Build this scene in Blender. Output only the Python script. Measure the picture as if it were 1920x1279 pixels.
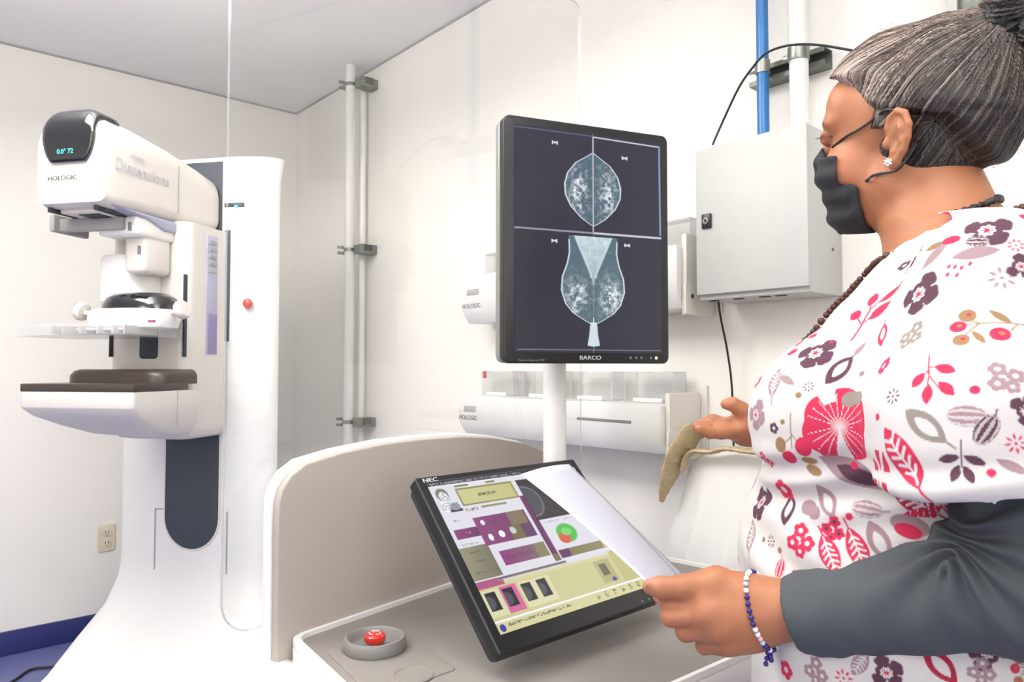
import bpy, bmesh, math, random
import numpy as np
from mathutils import Vector, Matrix
for o in list(bpy.data.objects): bpy.data.objects.remove(o, do_unlink=True)
SC = bpy.context.scene
COL = SC.collection
R = math.radians
# ------------------------------------------------------------------ camera, world, lamps, exposure
TH = R(41.3)                        # the room's axes are turned by this against the camera's heading
FPX = 1376.0; PITCH = R(2.08); CAMZ = 1.2
CT, ST = math.cos(TH), math.sin(TH)
def C(X, Y, z):                     # heading-aligned metres (right, forward, up) -> room coordinates
    return Vector((CT*X+ST*Y, -ST*X+CT*Y, z))
cam = bpy.data.cameras.new('camera'); co = bpy.data.objects.new('camera', cam); COL.objects.link(co)
co.location = (0, 0, CAMZ); co.rotation_euler = (math.pi/2+PITCH, 0, -TH)
cam.sensor_width = 36; cam.lens = 36*FPX/1920; cam.clip_start = .02; cam.clip_end = 50
SC.camera = co
w = bpy.data.worlds.new('world'); SC.world = w; w.use_nodes = True
w.node_tree.nodes['Background'].inputs[0].default_value = (.95, .97, 1, 1)
w.node_tree.nodes['Background'].inputs[1].default_value = .3
SC.view_settings.view_transform = 'Standard'; SC.view_settings.look = 'None'
SC.view_settings.gamma = 1; SC.view_settings.use_curve_mapping = False
SC.view_settings.exposure = 0.0
def area(name, loc, sx, sy, power, rot=(0, 0, 0), col=(1, 1, 1)):
    l = bpy.data.lights.new(name, 'AREA'); l.shape = 'RECTANGLE'; l.size = sx; l.size_y = sy
    l.energy = power; l.color = col
    o = bpy.data.objects.new(name, l); COL.objects.link(o); o.location = loc; o.rotation_euler = rot
    return o
XR, YB, ZC = 1.72, 3.73, 2.58       # right wall, back wall, ceiling
XL, YF = -2.3, -2.2
LAMPS = [(C(-1.2, 1.38, ZC), 23), (C(.25, .35, ZC), 3.5), (C(-1.6, -.9, ZC), 7)]
for i, (p, e) in enumerate(LAMPS):
    area('ceiling_light_tube', (p.x, p.y, ZC-.325), .55, 1.1, e, col=(1, .985, .965))
    area('ceiling_light_uplight', (p.x, p.y, ZC-.265), .55, 1.1, e*1.35, rot=(math.pi, 0, 0), col=(1, .985, .965))  # uplights added to brighten the ceiling by bounce

area('window_daylight', (-.3, YF+.03, 1.55), 2.2, 1.3, 13, rot=(-math.pi/2, 0, math.pi), col=(1, .99, .97))  # fill lamps added behind the camera, no window known there
area('window_daylight', (XL+.03, -.6, 1.55), 1.3, 1.6, 9, rot=(math.pi/2, 0, -math.pi/2), col=(1, .99, .97))

# ------------------------------------------------------------------ rays through the picture, in heading-aligned metres
def ray(px, py):
    xn = (px-960)/FPX; yn = (639.5-py)/FPX
    c, s = math.cos(PITCH), math.sin(PITCH)
    return Vector((xn, c-yn*s, s+yn*c))
CP = Vector((0, 0, CAMZ))
def atD(px, py, D):                 # point at forward distance D (heading-aligned)
    r = ray(px, py); return CP+r*(D/r.y)
def atZ(px, py, z):
    r = ray(px, py); return CP+r*((z-CAMZ)/r.z)
def toW(v): return C(v.x, v.y, v.z)
def onR(px, py, off):               # on a plane parallel to the right wall, off metres in front
    r = ray(px, py); rw = C(r.x, r.y, r.z); t = (XR-off)/rw.x
    return Vector((0, 0, CAMZ))+rw*t
def onB(px, py, off):
    r = ray(px, py); rw = C(r.x, r.y, r.z); t = (YB-off)/rw.y
    return Vector((0, 0, CAMZ))+rw*t

# ------------------------------------------------------------------ materials
def srgb(r, g, b):
    f = lambda c: (c/255/12.92) if c/255 <= .04045 else ((c/255+.055)/1.055)**2.4
    return (f(r), f(g), f(b), 1)
def mat(name, col, rough=.5, metal=0, noise=.03, nscale=30, bump=0, bscale=200, coat=0, spec=.5, sub=0):
    m = bpy.data.materials.new(name); m.use_nodes = True; nt = m.node_tree; b = nt.nodes['Principled BSDF']
    b.inputs['Roughness'].default_value = rough; b.inputs['Metallic'].default_value = metal
    b.inputs['Specular IOR Level'].default_value = spec; b.inputs['Coat Weight'].default_value = coat
    b.inputs['Coat Roughness'].default_value = .08
    tc = nt.nodes.new('ShaderNodeTexCoord'); n = nt.nodes.new('ShaderNodeTexNoise')
    n.inputs['Scale'].default_value = nscale; n.inputs['Detail'].default_value = 4
    nt.links.new(tc.outputs['Object'], n.inputs['Vector'])
    mx = nt.nodes.new('ShaderNodeMix'); mx.data_type = 'RGBA'
    c = Vector(col[:3]); mx.inputs['A'].default_value = (*(c*(1-noise)), 1); mx.inputs['B'].default_value = (*(c*(1+noise)), 1)
    nt.links.new(n.outputs['Fac'], mx.inputs['Factor']); nt.links.new(mx.outputs['Result'], b.inputs['Base Color'])
    if sub:
        b.inputs['Subsurface Weight'].default_value = sub; b.inputs['Subsurface Radius'].default_value = (.01, .004, .002)
        b.inputs['Subsurface Scale'].default_value = .5
    if bump:
        n2 = nt.nodes.new('ShaderNodeTexNoise'); n2.inputs['Scale'].default_value = bscale; n2.inputs['Detail'].default_value = 3
        nt.links.new(tc.outputs['Object'], n2.inputs['Vector'])
        bp = nt.nodes.new('ShaderNodeBump'); bp.inputs['Strength'].default_value = bump; bp.inputs['Distance'].default_value = .002
        nt.links.new(n2.outputs['Fac'], bp.inputs['Height']); nt.links.new(bp.outputs['Normal'], b.inputs['Normal'])
    return m
def emis(name, col, s):
    m = bpy.data.materials.new(name); m.use_nodes = True; b = m.node_tree.nodes['Principled BSDF']
    b.inputs['Base Color'].default_value = col; b.inputs['Emission Color'].default_value = col
    b.inputs['Emission Strength'].default_value = s
    return m
def clear(name, tint=(1, 1, 1), gloss=1.0, rough=.02, haze=0.0):
    m = bpy.data.materials.new(name); m.use_nodes = True; nt = m.node_tree
    for n in list(nt.nodes): nt.nodes.remove(n)
    out = nt.nodes.new('ShaderNodeOutputMaterial'); tr = nt.nodes.new('ShaderNodeBsdfTransparent')
    tr.inputs[0].default_value = (*tint, 1)
    gl = nt.nodes.new('ShaderNodeBsdfGlossy'); gl.inputs['Roughness'].default_value = rough
    fr = nt.nodes.new('ShaderNodeFresnel'); fr.inputs['IOR'].default_value = 1.5
    mu = nt.nodes.new('ShaderNodeMath'); mu.operation = 'MULTIPLY'; mu.inputs[1].default_value = gloss
    mx = nt.nodes.new('ShaderNodeMixShader')
    ge = nt.nodes.new('ShaderNodeNewGeometry'); io = nt.nodes.new('ShaderNodeMix'); io.data_type = 'FLOAT'
    io.inputs[2].default_value = 1.5; io.inputs[3].default_value = 1/1.5      # thin sheet: the far side reflects like the near one
    nt.links.new(ge.outputs['Backfacing'], io.inputs[0]); nt.links.new(io.outputs[0], fr.inputs['IOR'])
    nt.links.new(fr.outputs[0], mu.inputs[0]); nt.links.new(mu.outputs[0], mx.inputs[0])
    nt.links.new(tr.outputs[0], mx.inputs[1]); nt.links.new(gl.outputs[0], mx.inputs[2])
    last = mx
    if haze:
        df = nt.nodes.new('ShaderNodeBsdfDiffuse'); df.inputs[0].default_value = (.9, .9, .9, 1)
        m2 = nt.nodes.new('ShaderNodeMixShader'); m2.inputs[0].default_value = haze
        nt.links.new(mx.outputs[0], m2.inputs[1]); nt.links.new(df.outputs[0], m2.inputs[2]); last = m2
    nt.links.new(last.outputs[0], out.inputs[0])
    return m
def vcol(name, rough=.8, emit=0, bump=0, bscale=400, sub=0, coat=0, sheen=0, spec=.5):
    m = bpy.data.materials.new(name); m.use_nodes = True; nt = m.node_tree; b = nt.nodes['Principled BSDF']
    a = nt.nodes.new('ShaderNodeVertexColor'); a.layer_name = 'paint'
    b.inputs['Roughness'].default_value = rough; b.inputs['Coat Weight'].default_value = coat
    b.inputs['Specular IOR Level'].default_value = spec; b.inputs['Sheen Weight'].default_value = sheen
    if emit:
        b.inputs['Base Color'].default_value = (.01, .01, .012, 1)
        nt.links.new(a.outputs[0], b.inputs['Emission Color']); b.inputs['Emission Strength'].default_value = emit
    else: nt.links.new(a.outputs[0], b.inputs['Base Color'])
    if sub:
        b.inputs['Subsurface Weight'].default_value = sub; b.inputs['Subsurface Radius'].default_value = (.01, .004, .002)
        b.inputs['Subsurface Scale'].default_value = .5
    if bump:
        tc = nt.nodes.new('ShaderNodeTexCoord'); n2 = nt.nodes.new('ShaderNodeTexNoise'); n2.inputs['Scale'].default_value = bscale
        nt.links.new(tc.outputs['Object'], n2.inputs['Vector'])
        bp = nt.nodes.new('ShaderNodeBump'); bp.inputs['Strength'].default_value = bump; bp.inputs['Distance'].default_value = .001
        nt.links.new(n2.outputs['Fac'], bp.inputs['Height']); nt.links.new(bp.outputs['Normal'], b.inputs['Normal'])
    return m
M = dict(
    wall=mat('wall_paint', srgb(240, 236, 229), .85, noise=.015, nscale=3, bump=.35, bscale=260),
    ceil=mat('ceiling_paint', srgb(242, 241, 239), .9, noise=.01, nscale=4, bump=.2, bscale=300),
    floor=mat('blue_vinyl', srgb(104, 110, 158), .35, noise=.08, nscale=6, bump=.05),
    base=mat('blue_rubber', srgb(50, 56, 112), .4, noise=.05),
    white=mat('white_enamel', srgb(238, 236, 232), .35, noise=.008, coat=.2),
    offw=mat('offwhite_plastic', srgb(222, 216, 208), .4, noise=.01),
    lav=mat('lavender_plastic', srgb(176, 176, 200), .4),
    grey=mat('grey_plastic', srgb(132, 129, 126), .5),
    top=mat('grey_worktop', srgb(138, 132, 127), .42, noise=.015, bump=.08, bscale=700),
    panel=mat('greige_panel', srgb(178, 168, 159), .6, noise=.01, bump=.1, bscale=700),
    dark=mat('charcoal_plastic', srgb(46, 50, 56), .45),
    slot=mat('slate_cover', srgb(62, 68, 76), .55),
    black=mat('black_plastic', srgb(30, 30, 31), .35),
    visor=mat('black_gloss', srgb(28, 28, 31), .08, coat=1),
    brown=mat('carbon_plate', srgb(62, 52, 46), .35),
    seam=mat('seam_grey', srgb(168, 165, 162), .6),
    red=mat('red_plastic', srgb(214, 40, 34), .3, coat=.5),
    redd=mat('dull_red', srgb(190, 60, 55), .4),
    metal=mat('zinc_steel', srgb(140, 142, 138), .35, metal=.85),
    rail=mat('galvanised_channel', srgb(120, 124, 116), .45, metal=.6),
    blue=mat('blue_pipe', srgb(32, 112, 176), .35, coat=.2),
    pipe=mat('white_pipe', srgb(232, 230, 226), .4),
    cab=mat('grey_cabinet', srgb(192, 191, 187), .5, bump=.12, bscale=900),
    wire=mat('black_wire', srgb(36, 36, 38), .5),
    cream=mat('cream_plastic', srgb(222, 212, 184), .45),
    text=mat('grey_print', srgb(120, 118, 118), .6),
    dtext=mat('dark_print', srgb(52, 52, 52), .6),
    wtext=mat('white_print', srgb(220, 220, 220), .6),
    ltext=mat('pale_print', srgb(196, 193, 198), .6),
    purple=mat('purple_label', srgb(140, 132, 172), .5),
    silver=mat('silver_plastic', srgb(150, 148, 142), .4, metal=.3),
    paper=mat('paper', srgb(188, 188, 199), .85, noise=.004),
    sheet=mat('white_cotton', srgb(240, 238, 235), .9, noise=.01, bump=.2, bscale=900),
    towel=mat('beige_knit', srgb(196, 176, 140), .95, noise=.35, nscale=160, bump=1.0, bscale=260),
    lamp=emis('lamp_diffuser', (1, .99, .97, 1), 5), pane=emis('bright_window', (1, .99, .97, 1), .9),
    teal=emis('teal_led', srgb(70, 220, 205), 1.0),
    green=emis('green_led', srgb(200, 255, 150), 1.2),
    glass=clear('shield_glass', (.985, .99, .985), 1.0, .0, haze=.012),
    acryl=clear('clear_acrylic', (.97, .97, .97), 1.0, .05, haze=.10),
    acryl2=clear('clear_tray', (.95, .95, .955), 1.2, .08, haze=.25),
)
# ------------------------------------------------------------------ builders
def link(name, me, m=None, parent=None, smooth=True):
    o = bpy.data.objects.new(name, me); COL.objects.link(o)
    if m is not None and not me.materials: me.materials.append(m)
    if parent is not None: o.parent = parent
    if smooth:
        me.polygons.foreach_set('use_smooth', [True]*len(me.polygons))
        try: me.set_sharp_from_angle(angle=R(40))
        except Exception: pass
    return o
def frombm(name, bm, m=None, parent=None, smooth=True):
    bmesh.ops.recalc_face_normals(bm, faces=bm.faces)
    me = bpy.data.meshes.new(name); bm.to_mesh(me); bm.free()
    return link(name, me, m, parent, smooth)
def tag(o, label=None, cat=None, group=None, kind=None):
    if label: o['label'] = label
    if cat: o['category'] = cat
    if group: o['group'] = group
    if kind: o['kind'] = kind
    return o
def empty(name, loc, rz=0, label=None, cat=None, group=None):
    o = bpy.data.objects.new(name, None); COL.objects.link(o); o.location = loc; o.rotation_euler = (0, 0, rz)
    o.empty_display_size = .1
    return tag(o, label, cat, group)
def bevel(bm, w, seg=3, edges=None):
    if w > 0: bmesh.ops.bevel(bm, geom=list(edges or bm.edges), offset=w, segments=seg, affect='EDGES', profile=.5, clamp_overlap=True)
def add_box(bm, lo, hi, bev=0, seg=2, mtx=None):
    b = bmesh.new(); bmesh.ops.create_cube(b, size=1)
    lo, hi = Vector(lo), Vector(hi); c = (lo+hi)/2; d = hi-lo
    for v in b.verts: v.co = Vector((v.co.x*d.x+c.x, v.co.y*d.y+c.y, v.co.z*d.z+c.z))
    bevel(b, min(bev, .49*min(abs(d.x), abs(d.y), abs(d.z))), seg)
    if mtx: b.transform(mtx)
    me = bpy.data.meshes.new('t'); b.to_mesh(me); b.free(); bm.from_mesh(me); bpy.data.meshes.remove(me)
def box(name, lo, hi, m, parent=None, bev=.003, seg=2, mtx=None):
    bm = bmesh.new(); add_box(bm, lo, hi, bev, seg, mtx); return frombm(name, bm, m, parent)
def prism(name, pts, a, b, axis, m, parent=None, bev=0, seg=3, mtx=None):
    """polygon pts (u,v) extruded from a to b along axis 'x','y' or 'z'"""
    bm = bmesh.new()
    def P(u, v, t): return {'x': (t, u, v), 'y': (u, t, v), 'z': (u, v, t)}[axis]
    A = [bm.verts.new(P(u, v, a)) for u, v in pts]; B = [bm.verts.new(P(u, v, b)) for u, v in pts]
    n = len(pts); bm.faces.new(A); bm.faces.new(B[::-1])
    for i in range(n): bm.faces.new((A[i], B[i], B[(i+1) % n], A[(i+1) % n]))
    bmesh.ops.recalc_face_normals(bm, faces=bm.faces)
    if bev:
        cap = [e for e in bm.edges if (e.verts[0] in A and e.verts[1] in A) or (e.verts[0] in B and e.verts[1] in B)]
        bevel(bm, bev, seg, cap)
    if mtx: bm.transform(mtx)
    return frombm(name, bm, m, parent)
def rrect(x0, y0, x1, y1, r, n=6, rs=None):
    rs = rs or (r, r, r, r)   # (x0y0),(x1y0),(x1y1),(x0y1)
    out = []
    for (cx, cy, a0, rr) in ((x0, y0, 180, rs[0]), (x1, y0, 270, rs[1]), (x1, y1, 0, rs[2]), (x0, y1, 90, rs[3])):
        sx = 1 if cx == x0 else -1; sy = 1 if cy == y0 else -1
        ox, oy = cx+sx*rr, cy+sy*rr
        if rr == 0: out.append((cx, cy)); continue
        for k in range(n+1):
            a = R(a0+90*k/n); out.append((ox+rr*math.cos(a), oy+rr*math.sin(a)))
    return out
def add_tube(bm, pts, r, seg=10, caps=True):
    pts = [Vector(p) for p in pts]; rings = []
    rr = r if hasattr(r, '__len__') else [r]*len(pts)
    up = Vector((0, 0, 1)); t0 = (pts[1]-pts[0]).normalized()
    if abs(t0.dot(up)) > .95: up = Vector((1, 0, 0))
    n = t0.cross(up).normalized()
    for i, p in enumerate(pts):
        t = (pts[min(i+1, len(pts)-1)]-pts[max(i-1, 0)]).normalized()
        n = (n-t*n.dot(t)).normalized(); b = t.cross(n)
        rings.append([bm.verts.new(p+(n*math.cos(2*math.pi*k/seg)+b*math.sin(2*math.pi*k/seg))*rr[i]) for k in range(seg)])
    for a, c in zip(rings, rings[1:]):
        for k in range(seg): bm.faces.new((a[k], a[(k+1) % seg], c[(k+1) % seg], c[k]))
    if caps: bm.faces.new(rings[0][::-1]); bm.faces.new(rings[-1])
def tube(name, pts, r, m, parent=None, seg=12):
    bm = bmesh.new(); add_tube(bm, pts, r, seg); return frombm(name, bm, m, parent)
def spline(pts, n=8):
    pts = [Vector(p) for p in pts]; P = [pts[0]*2-pts[1]]+pts+[pts[-1]*2-pts[-2]]; out = []
    for i in range(1, len(P)-2):
        for k in range(n):
            t = k/n; a, b, c, d = P[i-1:i+3]
            out.append(.5*((2*b)+(c-a)*t+(2*a-5*b+4*c-d)*t*t+(3*b-a-3*c+d)*t**3))
    return out+[pts[-1]]
def lathe(name, prof, m, parent=None, seg=32, mtx=None):
    bm = bmesh.new(); rings = []
    for r, z in prof:
        rings.append([bm.verts.new((r*math.cos(2*math.pi*k/seg), r*math.sin(2*math.pi*k/seg), z)) for k in range(seg)] if r > 1e-5 else [bm.verts.new((0, 0, z))])
    for a, c in zip(rings, rings[1:]):
        for k in range(seg):
            q = [a[k % len(a)], a[(k+1) % len(a)], c[(k+1) % len(c)], c[k % len(c)]]
            u = []
            for v in q:
                if v not in u: u.append(v)
            if len(u) > 2: bm.faces.new(u)
    if mtx: bm.transform(mtx)
    return frombm(name, bm, m, parent)
def loft(name, rings, m, parent=None, cap=True, closed=True):
    bm = bmesh.new(); V = [[bm.verts.new(p) for p in r] for r in rings]; n = len(V[0])
    for a, c in zip(V, V[1:]):
        for k in range(n if closed else n-1): bm.faces.new((a[k], a[(k+1) % n], c[(k+1) % n], c[k]))
    if cap: bm.faces.new(V[0][::-1]); bm.faces.new(V[-1])
    return frombm(name, bm, m, parent)
def frame(o, x, y):                 # matrix with origin o, x axis, y axis
    x = Vector(x).normalized(); y = Vector(y); z = x.cross(y).normalized(); y = z.cross(x)
    m = Matrix((x, y, z)).transposed().to_4x4(); m.translation = o; return m
def text(name, body, size, m, mtx, parent=None, ext=.0004, align='CENTER', sx=1):
    cu = bpy.data.curves.new(name, 'FONT'); cu.body = body; cu.size = size; cu.extrude = ext
    cu.align_x = align; cu.align_y = 'CENTER'; cu.resolution_u = 3
    o = bpy.data.objects.new(name, cu); COL.objects.link(o); bpy.context.view_layer.update()
    me = bpy.data.meshes.new_from_object(o.evaluated_get(bpy.context.evaluated_depsgraph_get()))
    bpy.data.objects.remove(o); bpy.data.curves.remove(cu)
    me.transform(mtx @ Matrix.Diagonal((sx, 1, 1, 1))); me.materials.clear()
    return link(name, me, m, parent, smooth=False)
def setpaint(me, cols):
    ca = me.color_attributes.new('paint', 'FLOAT_COLOR', 'POINT')
    a = np.ones((len(me.vertices), 4), np.float32); a[:, :3] = cols
    ca.data.foreach_set('color', a.ravel())
def canvas(name, img, o, ux, uy, m, parent=None):
    """painted flat surface: img rows run top to bottom, o = top left, ux/uy full side vectors"""
    H, W = img.shape[:2]
    u, v = np.meshgrid(np.linspace(0, 1, W), np.linspace(0, 1, H))
    P = np.array(o)[None, None]+u[..., None]*np.array(ux)+v[..., None]*np.array(uy)
    i = np.arange(H*W).reshape(H, W)
    F = np.stack([i[:-1, :-1], i[1:, :-1], i[1:, 1:], i[:-1, 1:]], -1).reshape(-1, 4)
    return npmesh(name, P.reshape(-1, 3), F, m, parent, img.reshape(-1, 3))
def npmesh(name, V, F, m, parent=None, cols=None, smooth=True):
    me = bpy.data.meshes.new(name); F = np.asarray(F, np.int32); V = np.asarray(V, np.float32)
    me.vertices.add(len(V)); me.vertices.foreach_set('co', V.ravel())
    me.loops.add(F.size); me.loops.foreach_set('vertex_index', F.ravel())
    me.polygons.add(len(F)); me.polygons.foreach_set('loop_start', np.arange(0, F.size, F.shape[1], dtype=np.int32))
    if smooth: me.polygons.foreach_set('use_smooth', np.ones(len(F), bool))
    me.update(calc_edges=True)
    if cols is not None: setpaint(me, cols)
    o = bpy.data.objects.new(name, me); COL.objects.link(o)
    if m is not None: me.materials.append(m)
    if parent is not None: o.parent = parent
    return o
lin = lambda r, g, b: np.array(srgb(r, g, b)[:3], np.float32)

# ------------------------------------------------------------------ the room
def struct(name, lo, hi, m, bev=0): return tag(box(name, lo, hi, m, bev=bev), kind='structure')
struct('floor', (XL-.1, YF-.1, -.1), (XR+.1, YB+.1, 0), M['floor'])
struct('ceiling', (XL-.1, YF-.1, ZC), (XR+.1, YB+.1, ZC+.1), M['ceil'])
struct('wall_right', (XR, YF-.1, 0), (XR+.1, YB+.1, ZC), M['wall'])
struct('wall_back', (XL-.1, YB, 0), (XR, YB+.1, ZC), M['wall'])
struct('wall_left', (XL-.1, YF-.1, 0), (XL, YB, ZC), M['wall'])
struct('wall_front', (XL, YF-.1, 0), (XR, YF, ZC), M['wall'])
def baseb(name, x0, y0, x1, y1, m, h=.1):
    return struct(name, (x0, y0, 0), (x1, y1, h), m, .004)
baseb('baseboard_back', XL, YB-.012, XR, YB, M['base']); baseb('baseboard_right', XR-.012, YF, XR, YB-.012, M['base'])
baseb('baseboard_left', XL, YF, XL+.012, YB-.012, M['base'])
def window(name, lo, hi, ax_):  # unseen glowing frame added to go with a fill lamp
    t = tag(box(name, lo, hi, M['white'], bev=.004), kind='structure')
    l, h = [list(v) for v in (lo, hi)]
    for v, s_ in ((l, 1), (h, -1)):
        v[2] += .05*s_; v[1-ax_] += .05*s_
    l[ax_] = hi[ax_]; h[ax_] = hi[ax_]+.004
    box('window_pane', l, h, M['pane'], t, 0)
window('window_1', (-1.45, YF, .85), (.85, YF+.02, 2.25), 1)
window('window_2', (XL, -1.45, .85), (XL+.02, .25, 2.25), 0)
# thin grey strips where walls meet the ceiling
struct('trim_1', (XL, YB-.006, ZC-.008), (XR, YB, ZC), M['seam']); struct('trim_2', (XR-.006, YF, ZC-.008), (XR, YB-.006, ZC), M['seam'])
for i, (p, e) in enumerate(LAMPS):
    t = empty('ceiling_light', (p.x, p.y, ZC-.28), 0, ['flat white hanging light panel above the x-ray machine', 'flat white hanging light panel above the desk', 'flat white hanging light panel far left of the desk'][i], 'ceiling light', None)
    bm = bmesh.new()
    for lo, hi in (((-.3, -.6, -.04), (-.28, .6, 0)), ((.28, -.6, -.04), (.3, .6, 0)), ((-.28, -.6, -.04), (.28, -.58, 0)), ((-.28, .58, -.04), (.28, .6, 0))): add_box(bm, lo, hi, .002)
    frombm('light_frame', bm, M['white'], t)
    box('diffuser', (-.28, -.58, -.03), (.28, .58, -.002), M['lamp'], t)
    for y_ in (-.45, .45): tube('suspension_rod', [(0, y_, 0), (0, y_, .279)], .004, M['metal'], t, 8)  # panels hung low so the added uplights can reach the ceiling

# ------------------------------------------------------------------ wall outlet on the back wall
a = onB(185, 985, 0); b = onB(214, 1031, 0); cz = (a.z+b.z)/2; cx = (a.x+b.x)/2
t = empty('wall_outlet', (cx, YB, cz), 0, 'cream double power outlet low on the back wall left of the x-ray machine', 'power outlet')
prism('cover_plate', rrect(-.036, -.06, .036, .06, .006), -.007, 0, 'y', M['cream'], t, .002)
for dz in (.024, -.024):
    s = prism('socket', rrect(-.016, dz-.016, .016, dz+.016, .01), -.010, -.004, 'y', M['cream'], t, .001)
    bm = bmesh.new()
    for q in (-.006, .006): add_box(bm, (q-.0012, -.0112, dz-.002), (q+.0012, -.0096, dz+.008))
    add_box(bm, (-.002, -.0112, dz-.011), (.002, -.0096, dz-.007), .0008)
    frombm('socket_slots', bm, M['dark'], s)
# floor cables near the machine base
def fl(px, py): q = atZ(px, py, .006); return toW(q)
tag(tube('floor_cable', spline([fl(-60, 1330), fl(26, 1276), fl(60, 1255), fl(105, 1249), fl(150, 1234), fl(203, 1217), fl(260, 1200)]), .005, M['wire'], seg=8),
    'black cable crossing the blue floor in a wavy line to the machine base', 'cable')
tag(tube('floor_cable', spline([fl(140, 1340), fl(135, 1279), fl(133, 1262), fl(143, 1254), fl(190, 1252.5), fl(260, 1250)]), .005, M['wire'], seg=8),
    'black cable bending sharply on the blue floor, nearer of the two floor cables', 'cable')

# ------------------------------------------------------------------ mammography machine
MA = R(12); MO = C(-1.131, 2.6, 0)
mach = empty('mammography_machine', MO, -MA-TH, 'tall white breast x-ray machine with black display head, on the blue floor', 'x-ray machine')
MOc = Vector((-1.131, 2.6, 0)); ME = Vector((math.cos(MA), -math.sin(MA), 0)); MB_ = Vector((math.sin(MA), math.cos(MA), 0))
def L(px, py, y=None, x=None):
    r = ray(px, py); c = CP-MOc
    t = (y-c.dot(MB_))/r.dot(MB_) if y is not None else (x-c.dot(ME))/r.dot(ME)
    q = c+r*t; return Vector((q.dot(ME), q.dot(MB_), q.z))
# column: wide shell with flat slot face, flaring into the foot
def colring(z, hw, fr, bk, cx=-.02):
    fx = .125; pts = []
    for k in range(13):
        a = math.pi/2*k/12; pts.append((-fx-(hw-cx-fx)*math.sin(a), fr+.075*(1-math.cos(a)), z))
    pts.append((-hw+cx+.02, fr+.16, z)); pts.append((-.18, bk, z)); pts.append((.13, bk, z)); pts.append((hw+cx-.06, fr+.16, z))
    for k in range(12, -1, -1):
        a = math.pi/2*k/12; pts.append((fx+(hw+cx-fx)*math.sin(a), fr+.075*(1-math.cos(a)), z))
    return pts
rings = []
for z, hw, fr in ((0, .47, -.34), (.03, .475, -.35), (.06, .46, -.33), (.15, .42, -.21), (.25, .385, -.12), (.35, .335, -.045), (.44, .315, -.008), (.5, .31, 0), (.56, .31, 0), (1.0, .31, 0), (1.5, .31, 0), (1.82, .31, 0), (1.86, .312, 0), (1.90, .318, 0), (1.945, .325, .0), (1.952, .31, .02)):
    rings.append(colring(z, hw, fr, .34))
loft('gantry_column', rings, M['white'], mach)
slotp = [(-.105+.007, 1.93), (-.105+.007, .675)]+[(.007-.105*math.cos(R(180*k/16)), .675-.11*math.sin(R(180*k/16))) for k in range(1, 16)]+[(.112, .675), (.112, 1.93)]
rim = [(-.112+.007, 1.94), (-.112+.007, .675)]+[(.007-.112*math.cos(R(180*k/16)), .675-.118*math.sin(R(180*k/16))) for k in range(1, 16)]+[(.119, .675), (.119, 1.94)]
prism('slot_rim', rim, -.004, .01, 'y', M['offw'], mach, .002)
prism('slot_cover', slotp, -.0055, .0, 'y', M['slot'], mach, .001)
bm = bmesh.new()
for x0, x1, z0, z1 in ((-.142, -.137, .44, .70), (.142, .147, .44, .70)): add_box(bm, (x0, -.0016, z0), (x1, .02, z1))
add_box(bm, (-.142, -.0016, .437), (.147, .01, .441)); add_box(bm, (-.142, -.0016, .697), (-.105, .01, .701))
frombm('panel_seam', bm, M['seam'], mach)
ysf = lambda x: .075*(1-math.sqrt(max(0, 1-((x-.125)/.165)**2)))
for q in (L(467, 570, y=.012),):
    mt = frame(Vector((q.x, ysf(q.x), q.z)), (1, .35, 0), (0, 0, 1))
    lathe('stop_button', [(0, .03), (.010, .029), (.016, .024), (.017, .016), (.011, .012), (.011, .0), (.019, 0), (.019, -.006)][::-1], M['red'], mach, 20, mtx=mt)
q0 = L(424, 385, y=.03); q1 = L(467, 391, y=.035)
s = box('status_strip', (q0.x, ysf(q0.x)-.003, q1.z), (q1.x, .06, q0.z), M['dark'], mach, .002)
qq = L(446, 388, y=.01); box('status_light', (qq.x-.006, ysf(q0.x)-.0045, qq.z-.004), (qq.x+.006, .02, qq.z+.004), M['teal'], s, .001)
q0 = L(422, 432, y=-.002); q1 = L(429, 640, y=-.002)
box('column_gap', (q0.x, -.004, q1.z), (q1.x, .01, q0.z), M['slot'], mach, .001)
# tube head: side outline swept across, strongly rounded nose
hx0, hx1 = -.142, .098; hc = (hx0+hx1)/2; hh = (hx1-hx0)/2
def headring(y, zb, zt, k, rt=.085, rb=.03):
    hw = hh*k
    return [(hc+u, y, v) for u, v in rrect(-hw, zb, hw, zt, 0, 8, (rb, rb, rt, rt))]
hr = [headring(-.538, 1.715, 1.86, .80, .06, .03), headring(-.5375, 1.69, 1.90, .90, .08, .03), headring(-.53, 1.672, 1.924, .975, .09, .03), headring(-.51, 1.664, 1.934, 1.0, .09, .03),
      headring(-.40, 1.665, 1.93, 1.02, .09, .035), headring(-.25, 1.668, 1.912, 1.04, .08, .04), headring(-.10, 1.668, 1.885, 1.05, .07, .04), headring(-.02, 1.67, 1.865, 1.05, .06, .04), headring(-.003, 1.68, 1.85, 1.0, .06, .04)]
loft('tube_head', hr, M['offw'], mach)
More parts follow.
